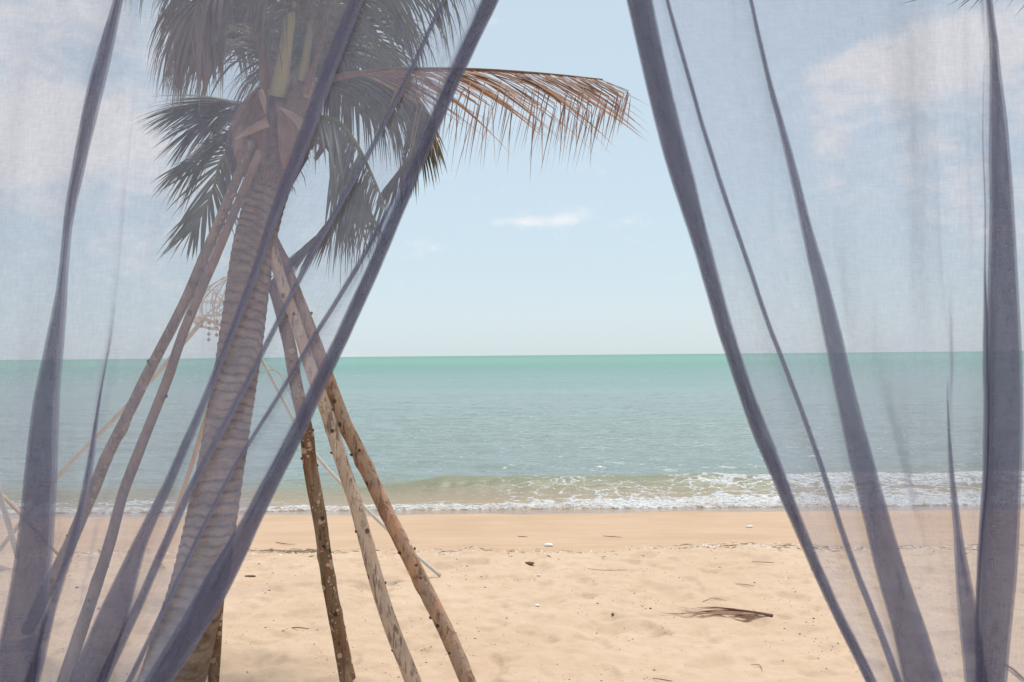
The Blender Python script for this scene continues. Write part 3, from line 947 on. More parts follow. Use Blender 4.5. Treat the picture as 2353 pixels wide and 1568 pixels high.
log('prop_log', [(799, 1562, 40, 5.54), (780, 1465, 37, 5.53), (762, 1370, 35, 5.52), (747, 1280, 34, 5.50), (735, 1200, 34, 5.49), (722, 1125, 36, 5.48), (712, 1060, 35, 5.47), (703, 985, 34, 5.45), (682, 890, 33, 5.43),
                 (662, 780, 31, 5.41), (640, 700, 29, 5.40), (625, 655, 26, 5.39)], m_log_dark, 'dark mossy log with pale lichen spots, ends on the sand in full view', 3, 9, True)
log('prop_log', [(966, 1620, 40, 5.22), (940, 1545, 39, 5.23), (900, 1440, 38, 5.24), (860, 1310, 36, 5.25), (820, 1170, 34, 5.26), (790, 1080, 33, 5.27), (752, 950, 32, 5.28),
                 (715, 850, 31, 5.29), (680, 745, 30, 5.30), (650, 655, 29, 5.30), (624, 570, 27, 5.30), (612, 530, 25, 5.30)], m_log_grey, 'smooth grey log with long cracks, between the dark mossy and the brown knotty one', 5, 14)
log('prop_log', [(1096, 1620, 43, 5.22), (1066, 1545, 42, 5.25), (1020, 1440, 40, 5.29), (945, 1290, 40, 5.33), (890, 1180, 38, 5.36), (830, 1050, 38, 5.38), (790, 970, 37, 5.40), (760, 890, 36, 5.41), (720, 780, 35, 5.42),
                 (690, 700, 33, 5.42), (655, 610, 30, 5.42), (628, 550, 27, 5.42)], m_log_brown, 'brown knotty log with orange patches, outermost of the logs leaning to the right', 8, 18, fat=0.88)
log('prop_log', [(62, 1450, 36, 6.45), (104, 1365, 36, 6.35), (150, 1272, 36, 6.2), (186, 1190, 36, 6.1), (218, 1120, 36, 6.0), (250, 1042, 34, 5.9), (290, 960, 32, 5.8), (325, 890, 32, 5.7), (370, 800, 30, 5.6), (425, 690, 30, 5.5),
                 (470, 590, 30, 5.4), (530, 450, 28, 5.2), (578, 325, 25, 5.05)], m_log_left, 'mottled pale grey log leaning in from the far left, higher of the two there', 11, 8, fat=0.78)
log('prop_log', [(127, 1622, 41, 5.2), (146, 1568, 40, 5.2), (186, 1450, 36, 5.2), (225, 1330, 33, 5.2), (256, 1230, 31, 5.2), (281, 1140, 30, 5.2), (311, 1060, 30, 5.2), (346, 970, 28, 5.18), (386, 870, 28, 5.16), (421, 770, 27, 5.14), (456, 680, 27, 5.12),
                 (491, 600, 26, 5.1), (546, 470, 24, 5.06), (598, 345, 22, 5.02)], m_log_left2, 'reddish straight log on the left of the trunk, lower of the two there', 14, 8, fat=0.80)
log('prop_log', [(490, 1566, 28, 5.53), (494, 1500, 28, 5.50), (500, 1400, 27, 5.47), (514, 1300, 25, 5.44), (530, 1225, 22, 5.41)], m_log_dark, 'short dark log standing close behind the foot of the palm trunk', 17, 3)


# ------------------------------------------------------------------ white pole frame with cane hoop behind the palm
def poles(root, ctrl, r, mat, seg=10, name='pole', n=40):
    c = spline(np.array([V(*q) for q in ctrl]), n)
    v_, f_ = tube(c, r, seg)
    return mesh(name, v_, f_, mat, root)


frame = thing('pole_frame', ground_at(530, 1290), 'bent white pole frame standing behind the palm trunk', 'pole frame', 'pole frames on the sand')
poles(frame, [(470, 732, 8.0), (345, 876, 8.25), (240, 985, 8.45), (140, 1087, 8.6), (0, 1262, 8.85), (-22, 1290, 8.85)], 0.019, m_pole_white)
poles(frame, [(470, 732, 8.0), (520, 755, 8.1), (590, 812, 8.2), (640, 900, 8.2), (680, 975, 8.2), (726, 1046, 8.2), (792, 1120, 8.2), (862, 1190, 8.2), (940, 1262, 8.2), (1012, 1324, 8.15)], 0.0145, m_pole_white)
poles(frame, [(495, 880, 8.3), (478, 945, 8.4), (430, 1100, 8.6), (366, 1283, 8.80)], 0.021, m_pole_tan)
poles(frame, [(600, 858, 8.15), (618, 850, 8.15), (645, 858, 8.15), (668, 880, 8.15), (688, 915, 8.15)], 0.005, m_pole_white, 6, 'cord')
poles(frame, [(612, 836, 8.15), (648, 868, 8.15), (676, 930, 8.15), (690, 985, 8.15)], 0.004, m_pole_white, 6, 'cord')
frame2 = thing('pole_frame', ground_at(10, 1290), 'crossed white poles at the left edge of the beach', 'pole frame', 'pole frames on the sand')
poles(frame2, [(-40, 1010, 8.6), (0, 1138, 8.65), (42, 1283, 8.70)], 0.024, m_pole_white)
poles(frame2, [(-60, 1075, 8.8), (0, 1134, 8.75), (47, 1181, 8.7), (136, 1275, 8.6)], 0.018, m_pole_tan)

hoop = thing('cane_hoop', P(520, 735, 8.0), 'round white cane basket frame hanging beside the palm trunk', 'cane basket')
hc = V(522, 742, 8.0)
R = 0.255
a = np.linspace(0, 2 * math.pi, 49)
ring = hc + np.stack([np.cos(a) * R, np.sin(a) * R * 0.8, 0.055 * np.sin(a) * -1], -1)
v, f = tube(ring, 0.012, 8)
mesh('rim', v, f, m_cane, hoop)
ring2 = hc + np.array([0.0, 0, 0.17]) + np.stack([np.cos(a) * R * 0.93, np.sin(a) * R * 0.75, 0.02 * np.sin(a)], -1)
v, f = tube(ring2, 0.005, 6)
mesh('hoop_band', v, f, m_cane, hoop)
top = hc + np.array([0.03, 0, 0.345])
for k in range(14):
    b = k / 14 * 2 * math.pi + random.uniform(-.1, .1)
    p0 = hc + np.array([math.cos(b) * R, math.sin(b) * R * 0.8, -0.055 * math.sin(b)])
    pm = hc + np.array([math.cos(b) * R * 1.0, math.sin(b) * R * 0.8, 0.19 + random.uniform(-.03, .03)])
    pt = top + np.array([math.cos(b) * 0.07, math.sin(b) * 0.06, random.uniform(-.02, .02)])
    v, f = tube(spline(np.array([p0, pm, pt, top + np.array([-math.cos(b), -math.sin(b), 0]) * 0.05]), 22), 0.006, 6)
    mesh('cane', v, f, m_cane, hoop)
for k in range(9):
    b = 0.4 + k / 9 * 2 * math.pi
    p0 = hc + np.array([math.cos(b) * R, math.sin(b) * R * 0.8, 0.0])
    p1 = hc + np.array([math.cos(b) * R * 0.5, math.sin(b) * 0.1, 0.10])
    p2 = top + np.array([math.cos(b + 2.2) * R * 0.7, math.sin(b + 2.2) * R * 0.5, -0.08])
    v, f = tube(spline(np.array([p0, p1, p2]), 16), 0.0045, 5)
    mesh('cane', v, f, m_cane, hoop)
# fine net over the cane: a sparse grid of threads
sp = Soup()
for k in range(40):
    b = k / 40 * 2 * math.pi
    col_ = [hc + np.array([math.cos(b) * R * s, math.sin(b) * R * 0.8 * s, z]) for s, z in ((0.97, -0.02), (1.0, 0.1), (0.93, 0.2), (0.7, 0.28))]
    v, f = tube(spline(np.array(col_), 8), 0.0013, 3, cap=False)
    sp.add(v, f)
for z, s in ((0.02, .98), (0.06, .99), (0.1, 1.0), (0.14, .98), (0.18, .95), (0.22, .88), (0.26, .76)):
    v, f = tube(hc + np.stack([np.cos(a) * R * s, np.sin(a) * R * 0.8 * s, 0 * a + z], -1), 0.0013, 3, cap=False)
    sp.add(v, f)
o = sp.obj('net_threads', m_cane, hoop)
o['kind'] = 'stuff'
M = Mat('white_net')
tn = M.n('ShaderNodeBsdfTransparent')
df = M.principled((0.85, 0.85, 0.85), 0.8)
mx = M.n('ShaderNodeMixShader', inputs={0: 0.30})
M.link(tn.outputs[0], mx.inputs[1])
M.link(df, mx.inputs[2])
m_net = M.done(mx.outputs[0])
rows, vs_ = 20, []
for i in range(rows):
    k = i / (rows - 1)
    for j in range(7):
        q = j / 6
        vs_.append(hc + np.array([-0.02 + 0.035 * k + q * (0.20 - 0.02 * k), 0.02 + 0.03 * math.sin(q * 9 + k * 2), -0.03 - 0.52 * k]))
mesh('hanging_net', vs_, grid_faces(rows, 7), m_net, hoop)
for (u0, v0, nn, gap, lab) in ((499, 722, 4, 16, 'string of four brown shells inside the cane basket'), (481, 742, 4, 13, 'string of shells hanging below the cane basket rim'), (463, 738, 2, 12, 'shortest string of shells, beside the white pole')):
    st_ = thing('shell_string', P(u0, v0 - 6, 7.9), lab, 'shell string', 'shell strings on the cane basket')
    v, f = tube(np.array([V(u0, v0 - 8, 7.9), V(u0 - 1, v0 + nn * gap * 0.5, 7.9), V(u0 - 2, v0 + nn * gap - gap + 3, 7.9)]), 0.0018, 4)
    mesh('thread', v, f, m_cane, st_)
    for k in range(nn):
        c0 = V(u0 - 2 * k / nn, v0 + k * gap, 7.9)
        aa, bb = np.meshgrid(np.linspace(0, 2 * math.pi, 8, endpoint=False), np.linspace(0, math.pi, 6))
        vv = c0 + np.stack([np.cos(aa) * np.sin(bb) * 0.015, np.sin(aa) * np.sin(bb) * 0.009, np.cos(bb) * 0.013 * (1 + 0.3 * np.sin(aa))], -1).reshape(-1, 3)
        mesh('shell', vv, grid_faces(6, 8, True), m_shell, st_)

# ------------------------------------------------------------------ litter on the sand
fr0 = ground_at(1768, 1419)
ff = thing('fallen_frond', fr0, 'dry brown palm frond tip lying on the sand by the right curtain', 'palm frond')
c = np.array([list(ground_at(1775, 1419)), list(ground_at(1735, 1414)), list(ground_at(1690, 1411))])
c[:, 2] += [0.012, 0.02, 0.03]
v, f = tube(spline(c, 12), np.linspace(0.011, 0.006, 12), 8)
mesh('rib', v, f, m_rachis_dead, ff)
for k, (u0, v0, u1, v1, u2, v2, w, hz) in enumerate([(1740, 1414, 1660, 1406, 1545, 1419, .018, .05), (1735, 1413, 1640, 1399, 1580, 1410, .013, .08), (1730, 1414, 1650, 1412, 1590, 1408, .014, .06),
                                                   (1745, 1417, 1650, 1417, 1520, 1412, .012, .03), (1725, 1411, 1640, 1398, 1568, 1400, .010, .10), (1738, 1416, 1655, 1414, 1575, 1421, .022, .035),
                                                   (1742, 1418, 1690, 1420, 1640, 1416, .012, .01), (1728, 1412, 1680, 1402, 1612, 1396, .009, .08), (1735, 1415, 1640, 1411, 1560, 1414, .016, .045),
                                                   (1570, 1418, 1530, 1415, 1500, 1405, .006, .02), (1600, 1408, 1575, 1398, 1560, 1390, .005, .05)]):
    v0, v1, v2 = [1413 + 0.62 * (q_ - 1413) for q_ in (v0, v1, v2)]
    pts = np.array([list(ground_at(u0, v0)), list(ground_at(u1, v1)), list(ground_at(u2, v2))])
    pts[:, 2] += [0.012, 0.012 + hz * 0.14, 0.010]
    cc = spline(pts, 14)
    t_, _, _ = frames(cc)
    vs_ = []
    for i in range(14):
        ww = 0.75 * w * np.interp(i / 13, [0, .2, .6, 1], [.5, 1, .8, 0.04])
        s_ = np.cross(t_[i], [0, 1.0, 0.9])
        s_ /= np.linalg.norm(s_)
        vs_ += [cc[i] - s_ * ww, cc[i] + np.array([0, 0, ww * 0.6]), cc[i] + s_ * ww]
    mesh('leaflet', vs_, grid_faces(14, 3), m_dead, ff)


def lump(name, p, size, mat, label, cat, seed, group=None):
    r_ = np.random.default_rng(seed)
    aa, bb = np.meshgrid(np.linspace(0, 2 * math.pi, 12, endpoint=False), np.linspace(0.02, math.pi - 0.02, 9))
    rr = 1 + 0.35 * fbm(np.cos(aa) * 1.4 + seed, np.sin(aa) * 1.4 + bb * 1.1, 3)
    vv = np.stack([np.cos(aa) * np.sin(bb) * size[0] * rr, np.sin(aa) * np.sin(bb) * size[1] * rr, np.cos(bb) * size[2] * rr + size[2] * 0.75], -1).reshape(-1, 3)
    o_ = mesh(name, vv + np.array(p), grid_faces(9, 12, True), mat, origin=np.array(p))
    return props(o_, label, cat, group)


lump('foam_chunk', ground_at(1261, 1256), (0.043, 0.03, 0.017), m_white, 'white lump lying alone on the smooth damp sand', 'litter', 3)
lump('shell_shard', ground_at(1722, 1213), (0.045, 0.02, 0.016), m_white, 'small white shard on the damp sand beside the right curtain', 'litter', 5)
lump('shell_shard', ground_at(1238, 1324), (0.016, 0.012, 0.008), m_bits, 'tiny pale shell on dry sand below the white lump', 'litter', 6)
lump('shell_shard', ground_at(1234, 1393), (0.018, 0.014, 0.008), m_white, 'pale shell on the rough dry sand left of the fallen frond', 'litter', 8)
lump('driftwood_bit', ground_at(1216, 1297), (0.05, 0.03, 0.012), m_debris, 'dark bit of driftwood near the edge of the damp sand', 'driftwood', 9)
lump('driftwood_bit', ground_at(575 / 1.0, 1326), (0.05, 0.02, 0.008), m_debris, 'dark dry leaf scrap seen through the left curtain', 'leaf', 12)


def twig(name, pts, r, mat, label, cat='twig', group='twigs on the sand'):
    c_ = np.array([list(ground_at(u, v_)) for u, v_ in pts])
    c_[:, 2] += r * 0.8
    if len(c_) > 2:
        c_[1:-1, 2] += 0.008
    r = r * 0.55
    p_ = spline(c_, 16)
    v_, f_ = tube(p_, r * np.interp(np.linspace(0, 1, 16), [0, .5, 1], [.7, 1, .4]), 6)
    o_ = mesh(name, v_, f_, mat, origin=c_[0])
    return props(o_, label, cat, group)


twig('twig', [(648, 1452), (680, 1447), (732, 1450)], 0.0065, m_twig, 'flat curved brown twig between the palm trunk and the dark mossy log')
twig('twig', [(1500, 1560), (1545, 1567)], 0.005, m_twig, 'short dark twig low in the picture, below the fallen frond')
twig('twig', [(634, 1248), (662, 1254), (678, 1252)], 0.008, m_twig, 'curved twig on damp sand left of the dark mossy log')
twig('twig', [(1385, 1233), (1430, 1236)], 0.007, m_twig, 'pale thin twig on the smooth damp sand right of the white lump')
twig('twig', [(1190, 1234), (1212, 1235)], 0.008, m_debris, 'short dark twig on the smooth damp sand left of the white lump')
twig('twig', [(1728, 1292), (1768, 1296), (1800, 1295)], 0.006, m_twig, 'long thin twig at the sand edge beside the right curtain')
twig('twig', [(1615, 1384), (1640, 1378), (1668, 1381)], 0.004, m_twig, 'hair-thin twig just above the fallen frond')
twig('twig', [(1690, 1343), (1716, 1347), (1734, 1348)], 0.005, m_twig, 'bent dark twig on dry sand above the butt of the fallen frond')
twig('twig', [(1725, 1528), (1745, 1533), (1752, 1545)], 0.004, m_twig, 'hooked thin twig right of and below the fallen frond')
twig('twig', [(1350, 1308), (1395, 1314), (1440, 1311)], 0.004, m_twig, 'faint long twig on the dry sand near the damp edge')
twig('streak', [(2306, 1530), (2330, 1548), (2372, 1585)], 0.014, m_twig, 'thin dark mark on the sand seen through the right curtain', 'streak', None)  # dark slanting mark low on the right, modelled as a thin tapered tube
sprig = thing('green_sprig', ground_at(1408, 1416), 'small green seedling sprouting from the bare sand', 'seedling')
for du, dv in ((0, -9), (3, -7), (-4, -6)):
    g0 = np.array(ground_at(1408, 1416))
    g1 = np.array(P(1408 + du, 1416 + dv, g0[1]))
    v, f = tube(np.array([g0, g0 * .5 + g1 * .5, g1]), [0.004, 0.006, 0.001], 5)
    mesh('leaf', v, f, m_sprig, sprig)


def scatter(name, n, region, mat, size, label, flat=0.5, clump=None, long=1.0):
    r_ = np.random.default_rng(len(name) * 13)
    sp_ = Soup()
    k = 0
    while k < n:
        x = r_.uniform(region[0], region[1])
        y_ = r_.uniform(region[2], region[3])
        if clump is not None and r_.random() > clump(x, y_):
            continue
        s = size * r_.lognormal(0, 0.45)
        a0 = r_.uniform(0, math.pi)
        dx, dy = np.array([math.cos(a0), math.sin(a0)]) * s * long, np.array([-math.sin(a0), math.cos(a0)]) * s
        z = float(sand_z(x, y_))
        c0 = np.array([x, y_, z])
        q = [c0 + np.array([dx[0], dx[1], 0]), c0 + np.array([dy[0], dy[1], 0]), c0 - np.array([dx[0], dx[1], 0]), c0 - np.array([dy[0], dy[1], 0]),
             c0 + np.array([0, 0, s * flat * 1.3]), c0 - np.array([0, 0, s * 0.4])]
        sp_.add(q, [[0, 1, 4], [1, 2, 4], [2, 3, 4], [3, 0, 4], [1, 0, 5], [2, 1, 5], [3, 2, 5], [0, 3, 5]])
        k += 1
    o_ = sp_.obj(name, mat, smooth=False)
    return props(o_, label, None, None, 'stuff')


cl = lambda x, y_: float(np.clip(0.12 + 1.5 * max(0, fbm(np.array(x * 1.3), np.array(y_ * 1.3), 3)), 0, 1))
scatter('dark_specks', 2800, (-4.5, 4.6, 4.9, 9.4), m_debris, 0.0031, 'scattered dark seeds and bark crumbs on the dry sand', 0.6, cl, 1.4)
wr = lambda x, y_: float(np.exp(-((y_ - float(shelf_edge(np.array(x))) - 0.10) / 0.22) ** 2) * (0.25 + max(0, fbm(np.array(x * 0.9 + 20), np.array(y_ * 0.5), 2)) * 2))
scatter('shell_fragments', 1100, (-4.6, 5.2, 8.3, 10.3), m_bits, 0.0065, 'white shell fragments strewn along the edge of the damp sand', 0.5, wr, 1.3)
scatter('weed_fibres', 900, (-4.6, 5.2, 8.6, 10.0), m_weed, 0.0050, 'dry dark weed fibres washed up along the edge of the damp sand', 0.5, wr, 5.5)
wr2 = lambda x, y_: float(np.exp(-((y_ - 9.45 - 0.25 * (-2.05 - x)) / 0.11) ** 2 - ((x + 2.05) / 0.3) ** 2))
scatter('weed_mat', 220, (-2.7, -1.4, 8.9, 10.0), m_weed, 0.0045, 'small mat of dry weed on the sand left of the dark mossy log', 0.6, wr2, 9.0)


# ------------------------------------------------------------------ palm leaf tips poking in at the top right
other = thing('palm_frond', P(2290, -30, 4.0), 'dark leaf tips hanging into view behind the top of the right curtain', 'palm frond')
c = spline(np.array([V(2500, -170, 4.1), V(2380, -90, 4.0), V(2290, -40, 4.0)]), 12)
v, f = tube(c, np.linspace(0.012, 0.004, 12), 6)
mesh('rib', v, f, m_rachis, other)
for (u0, v0, u1, v1) in ((2280, -34, 2068, 10), (2285, -36, 2195, 26), (2290, -38, 2180, 12), (2270, -30, 2202, 14), (2300, -46, 2224, 28), (2330, -60, 2244, 14), (2360, -75, 2280, 16), (2400, -100, 2310, 26), (2440, -70, 2330, 40)):
    p0, p2 = V(u0, v0, 4.0), V(u1, v1, 4.0)
    pm = (p0 + p2) / 2 + np.array([0, 0, 0.01])
    cc = spline(np.array([p0, pm, p2]), 8)
    vs_ = []
    for i in range(8):
        ww = 0.007 * np.interp(i / 7, [0, .3, 1], [.6, 1, .05])
        vs_ += [cc[i] + np.array([0, 0.3 * ww, -ww]), cc[i] + np.array([0, -ww * .5, 0]), cc[i] + np.array([0, 0.3 * ww, ww])]
    mesh('leaflet', vs_, grid_faces(8, 3), m_green, other)

# ------------------------------------------------------------------ the two sheer curtains
M = Mat('sheer_curtain')
uvn = M.n('ShaderNodeUVMap', uv_map='UVMap').outputs[0]
wob = M.noise(uvn, 22.0, 3, 0.5, out='Color')
wv = M.n('ShaderNodeVectorMath', operation='MULTIPLY_ADD')
M.link(wob, wv.inputs[0])
wv.inputs[1].default_value = (0.004, 0.004, 0)
M.link(uvn, wv.inputs[2])
warp_t = M.noise(M.mapping(wv.outputs[0], (1, 0.10, 1)), 420.0, 2, 0.6)      # lengthwise threads, slubbed
weft_t = M.noise(M.mapping(wv.outputs[0], (0.10, 1, 1)), 420.0, 2, 0.6)
cloudy = M.noise(uvn, 60.0, 3, 0.6)
al = M.math('ADD', M.math('MULTIPLY', M.math('SUBTRACT', warp_t, 0.5), 0.26), M.math('MULTIPLY', M.math('SUBTRACT', weft_t, 0.5), 0.24))
al = M.math('ADD', al, M.math('MULTIPLY', M.math('SUBTRACT', cloudy, 0.5), 0.12))
COVER = 0.375
al = M.math('ADD', al, COVER, clamp=True)
gm = M.n('ShaderNodeNewGeometry')
dt = M.n('ShaderNodeVectorMath', operation='DOT_PRODUCT')
M.link(gm.outputs['Normal'], dt.inputs[0])
M.link(gm.outputs['Incoming'], dt.inputs[1])
cosn = M.math('MAXIMUM', M.math('ABSOLUTE', dt.outputs['Value']), 0.12)
al = M.math('SUBTRACT', 1.0, M.math('POWER', M.math('SUBTRACT', 1.0, al), M.math('DIVIDE', 1.0, cosn)))
CLOTH = (0.150, 0.130, 0.182, 1)
d1 = M.n('ShaderNodeBsdfDiffuse', inputs={'Color': CLOTH})
t1 = M.n('ShaderNodeBsdfTranslucent', inputs={'Color': (0.50, 0.535, 0.69, 1)})
mx = M.n('ShaderNodeMixShader', inputs={0: 0.5})
M.link(d1.outputs[0], mx.inputs[1])
M.link(t1.outputs[0], mx.inputs[2])
tr_ = M.n('ShaderNodeBsdfTransparent')
m2 = M.n('ShaderNodeMixShader')
M.link(al, m2.inputs[0])
M.link(tr_.outputs[0], m2.inputs[1])
M.link(mx.outputs[0], m2.inputs[2])
m_cloth = M.done(m2.outputs[0])

CUR_D = 1.5


def poly(pts, v):
    p = np.array(pts, dtype=np.float64)
    out = [np.interp(v, p[:, 0], p[:, k]) for k in range(1, p.shape[1])]
    # straight continuation beyond the measured ends
    for k in range(1, p.shape[1]):
        lo = p[0, k] + (v - p[0, 0]) * (p[1, k] - p[0, k]) / (p[1, 0] - p[0, 0])
        hi = p[-1, k] + (v - p[-1, 0]) * (p[-1, k] - p[-2, k]) / (p[-1, 0] - p[-2, 0])
        out[k - 1] = np.where(v < p[0, 0], lo, np.where(v > p[-1, 0], hi, out[k - 1]))
    return out


def smooth1(x, n=9):
    k = np.ones(n) / n
    return np.convolve(np.pad(x, n // 2, mode='edge'), k, mode='valid')


def curtain(name, folds, outer, hem, label, sgn, seed, soft=()):
    """folds: list of (rows of (v, centre, width), extra turns) ordered along the cloth from the outer side to the hem;
    the cloth runs as one sheet and doubles back on itself at each fold."""
    nv = 260
    vv = np.linspace(-240, 1790, nv)
    cols, deps, brk = [], [], []
    x_prev = poly(outer, vv)[0]
    d_prev = np.zeros(nv)
    feats = []
    for rows, turns, dep in folds:
        cx_, w = poly(rows, vv)
        cx_ = smooth1(cx_, 15)
        w = np.maximum(smooth1(w, 15), 0.05)
        feats.append((cx_ - sgn * w / 2, cx_ + sgn * w / 2, turns, dep * np.clip((w - 0.4) / 12.0, 0.0, 1.0)))
    ho, hi_ = poly(hem, vv)
    feats.append((smooth1(ho, 15), smooth1(hi_, 15), 'hem', np.full(nv, 0.004)))
    first = True
    for (xa, xb, turns, dep) in feats:
        # open sheet from the previous feature to xa
        n_open = 34
        for j in range(0 if first else 1, n_open):
            q = j / n_open
            e = 0.5 - 0.5 * math.cos(math.pi * q)
            cols.append(x_prev * (1 - q) + xa * q)
            width = np.abs(xa - x_prev)
            bul = 0.00005 * width * math.sin(math.pi * q)
            und = 0.010 * perlin(vv * 0.0011 + seed, cols[-1] * 0.006 + vv * 0.0012 * sgn + seed * 3) * math.sin(math.pi * q)
            deps.append(d_prev * (1 - e) + bul * (1 if seed % 2 else -1) + und)
        first = False
        # layers
        seq = [(xa, xb)]
        k_turn = 2 if turns == 'hem' else turns
        for _ in range(k_turn):
            seq += [(xb, xa), (xa, xb)]
        if turns == 'hem':
            seq = seq + [(xb, xa)]
        d_layer = np.zeros(nv)
        for li, (p, q_) in enumerate(seq):
            for j in range(0, 11):
                s = j / 10
                s2 = 0.5 - 0.5 * math.cos(math.pi * s)
                cols.append(p * (1 - s2) + q_ * s2)
                edge_in = math.sin(math.pi * s)
                deps.append(-(dep * (li + s)) + dep * 0.5 * edge_in * (1 if li % 2 == 0 else -1)
                            + (2.2 if turns == 'hem' else 0.9) * dep * edge_in * perlin(vv * 0.012 + 3.1 * li, vv * 0 + j * (0.55 if turns == 'hem' else 0.3) + seed))
        x_prev = xb
        d_prev = -dep * len(seq)
    X = np.array(cols).T
    D = np.array(deps).T
    VV = np.repeat(vv[:, None], X.shape[1], 1)
    # soft creases that never fold over: ridges of the single sheet
    for rows, amt in soft:
        cx_, w = poly(rows, vv)
        top_, bot_ = rows[0][0], rows[-1][0]
        fade = sstep(top_, top_ + 260, vv) * (1 - sstep(bot_ - 260, bot_, vv))
        wig = 0.35 * w * perlin(vv * 0.006 + cx_[0], vv * 0)
        fade = fade * (0.75 + 0.5 * perlin(vv * 0.004 + cx_[0] * 0.1, vv * 0 + 0.5))
        D = D - (0.55 * amt * fade)[:, None] * np.exp(-((X - (cx_ + wig)[:, None]) / np.maximum(1.25 * w, 2)[:, None]) ** 2)
    D = D + 0.0035 * perlin(X * 0.016 + seed * 5, VV * 0.0022) + 0.0012 * perlin(X * 0.05 + seed * 9, VV * 0.005)
    rotm = np.array(cam_rot.to_3x3())
    U = (X - CX) / F_U
    Vv = -(np.repeat(vv[:, None], X.shape[1], 1) - CY) / F_U
    dirs = np.stack([U, Vv, -np.ones_like(U)], -1) @ rotm.T
    pts = np.array([0, 0, CAM_H]) + dirs * (CUR_D / dirs[..., 1:2])     # cloth hangs in the plane Y = 1.5 ...
    pts[..., 1] += D                                                   # ... with real folds in depth
    mid = pts[nv // 3]
    arc = np.concatenate([[0], np.cumsum(np.linalg.norm(np.diff(mid, axis=0), axis=1))])
    uv = np.stack([np.repeat(arc[None, :], nv, 0), pts[..., 2]], -1).reshape(-1, 2)
    base = np.array([pts[-1, :, 0].mean(), CUR_D, pts[-1, :, 2].min()])
    o_ = mesh(name, pts.reshape(-1, 3), grid_faces(nv, X.shape[1]), m_cloth, origin=base, uv=uv)
    return props(o_, label, 'curtain', 'sheer curtains framing the view')


L_OUT = [(-240, -260), (1568, -330)]
F1 = [(0, 285, 16), (110, 258, 28), (220, 226, 33), (330, 204, 27), (400, 191, 22), (560, 161, 13), (640, 151, 15), (750, 137, 30), (900, 116, 48), (1000, 108, 60), (1100, 101, 72), (1200, 93, 76), (1300, 84, 78), (1400, 68, 85), (1500, 50, 92), (1568, 38, 104)]
F2 = [(0, 330, .05), (760, 262, .05), (900, 241, 3), (1000, 224, 9), (1100, 207, 13), (1230, 178, 16), (1320, 147, 15), (1400, 122, 16), (1500, 97, 24), (1568, 78, 32)]
F3 = [(0, 826, 26), (150, 768, 30), (350, 694, 30), (500, 636, 22), (640, 588, 16), (760, 541, 13), (900, 483, 14), (1030, 428, 18), (1130, 384, 20), (1230, 334, 28), (1300, 305, 40), (1360, 284, 58), (1450, 250, 70), (1568, 205, 84)]
F4 = [(0, 1022, 9), (200, 928, 10), (350, 852, 11), (470, 783, 12), (600, 711, 12), (740, 640, 11), (900, 560, 12), (980, 518, 13), (1090, 456, 15), (1230, 392, 17), (1400, 318, 20), (1500, 268, 24), (1568, 238, 26)]
F5 = [(0, 1060, .05), (440, 912, .05), (480, 895, 8), (570, 848, 11), (670, 790, 11), (780, 720, 10), (900, 650, 10), (1020, 572, 9), (1110, 518, 8), (1280, 436, 9), (1400, 378, 10), (1520, 322, 11), (1568, 298, 12)]
F6 = [(0, 1106, .05), (180, 1024, .05), (330, 961, .05), (470, 905, .05), (610, 847, .05), (720, 795, .05), (810, 754, .05), (880, 718, .05), (985, 670, .05), (1120, 594, .05), (1200, 552, .1), (1270, 512, 6), (1330, 479, 12), (1420, 430, 16), (1500, 382, 18), (1568, 342, 20)]
L_HEM = [(0, 1113, 1148), (180, 1031, 1062), (330, 968, 996), (470, 910, 937), (610, 851, 880), (720, 799, 830), (810, 758, 788), (880, 722, 754), (985, 674, 708), (1120, 600, 640), (1200, 558, 600), (1290, 508, 562), (1370, 464, 522), (1480, 402, 456), (1568, 352, 396)]
curtain('curtain', [(F1, 2, .004), (F2, 2, .003), (F3, 2, .004), (F4, 2, .003), (F5, 2, .003), (F6, 2, .003)], L_OUT, L_HEM,
        'sheer grey lilac curtain on the left, drawn aside in front of the palm', 1, 1,
        [([(600, 292, 14), (800, 262, 12), (950, 236, 8), (1100, 212, 8)], .026), ([(40, 226, 5), (90, 211, 6), (172, 176, 5), (240, 150, 5)], .012),
         ([(-240, 900, 34), (0, 826, 34), (300, 712, 26), (640, 588, 20), (900, 483, 14)], .016), ([(-240, 395, 26), (0, 300, 26), (200, 240, 30), (450, 190, 24), (700, 150, 22)], .030),
         ([(900, 330, 20), (1150, 262, 16), (1400, 190, 12), (1568, 140, 10)], .022), ([(300, 420, 40), (700, 350, 36), (1100, 290, 26)], .020),
         ([(-100, 1085, 10), (300, 935, 10), (700, 745, 10), (1000, 600, 9)], .010)])
R_OUT = [(-240, 2700), (1568, 2640)]
G5 = [(0, 2268, 8), (130, 2276, 13), (250, 2284, 28), (400, 2290, 45), (600, 2296, 60), (850, 2299, 74), (1000, 2299, 78), (1150, 2294, 80), (1300, 2288, 76), (1450, 2278, 66), (1568, 2274, 56)]
G5B = [(0, 2258, .05), (600, 2256, 2), (750, 2257, 9), (900, 2256, 12), (1100, 2254, 12), (1200, 2250, 9), (1400, 2243, 6), (1568, 2240, 5)]
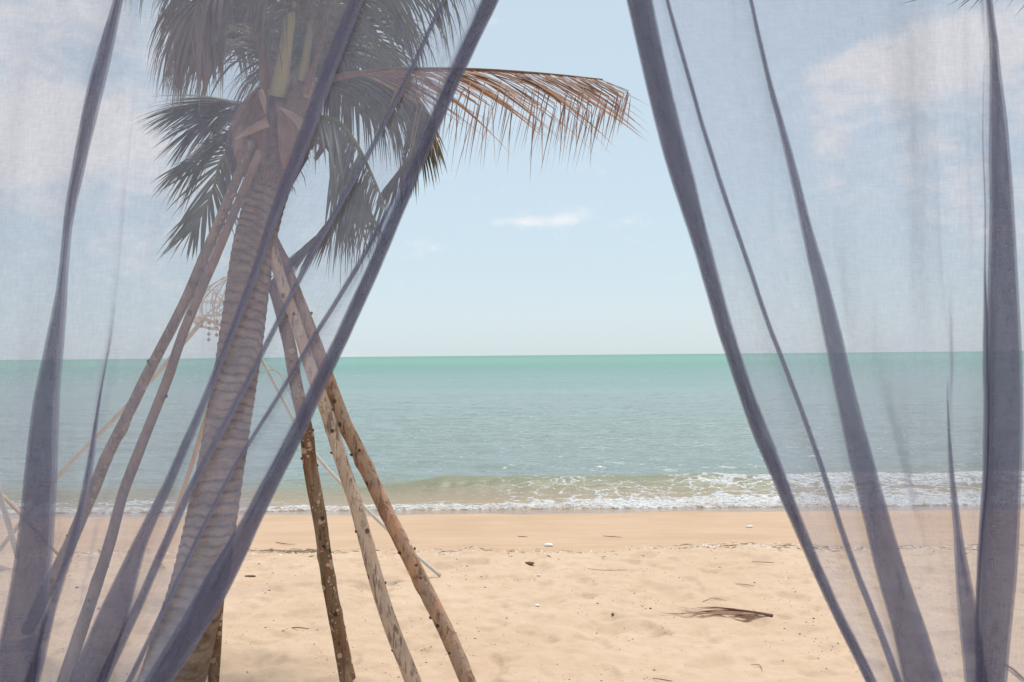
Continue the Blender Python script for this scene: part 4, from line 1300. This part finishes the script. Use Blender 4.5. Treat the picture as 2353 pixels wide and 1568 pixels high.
G4 = [(0, 2150, .05), (880, 2168, .05), (960, 2173, 3), (1060, 2180, 7), (1220, 2194, 12), (1280, 2202, 20), (1340, 2209, 30), (1480, 2226, 42), (1568, 2236, 46)]
G2 = [(0, 1722, 6), (150, 1754, 8), (280, 1790, 10), (430, 1826, 15), (560, 1857, 22), (700, 1889, 28), (840, 1921, 36), (1000, 1960, 47), (1150, 1998, 55), (1300, 2038, 64), (1450, 2086, 74), (1568, 2118, 84)]
G1 = [(0, 1532, 7), (120, 1564, 8), (260, 1604, 8), (450, 1662, 9), (610, 1718, 9), (760, 1768, 9), (890, 1820, 9), (1060, 1882, 10), (1190, 1923, 11), (1310, 1962, 12), (1430, 2012, 14), (1568, 2062, 16)]
R_HEM = [(0, 1492, 1438), (130, 1520, 1468), (260, 1550, 1498), (380, 1580, 1530), (480, 1605, 1562), (590, 1632, 1598), (740, 1672, 1640), (870, 1713, 1683), (970, 1750, 1716), (1080, 1795, 1762), (1160, 1824, 1798), (1270, 1868, 1846), (1390, 1920, 1899), (1480, 1966, 1944), (1568, 2010, 1988)]
curtain('curtain', [(G5, 2, .004), (G5B, 2, .003), (G4, 2, .004), (G2, 2, .004), (G1, 2, .003)], R_OUT, R_HEM,
        'sheer grey lilac curtain on the right, drawn aside over open sea and sand', -1, 2,
        [([(700, 1975, 22), (820, 1992, 22), (950, 2020, 20), (1100, 2062, 18), (1250, 2100, 16), (1500, 2160, 14)], .034), ([(420, 1872, 26), (600, 1900, 26), (800, 1935, 22), (1000, 1985, 16)], .024),
         ([(500, 2160, 16), (700, 2164, 14), (930, 2172, 9), (1100, 2184, 8)], .026), ([(-240, 2020, 40), (200, 2030, 44), (600, 2060, 40), (900, 2090, 34)], .026),
         ([(-200, 2215, 14), (100, 2255, 14), (500, 2254, 14), (900, 2246, 12), (1300, 2235, 8)], .022), ([(-240, 1650, 14), (200, 1680, 14), (700, 1800, 12), (1100, 1930, 10)], .012),
         ([(1100, 2120, 16), (1300, 2150, 14), (1568, 2190, 12)], .02)])
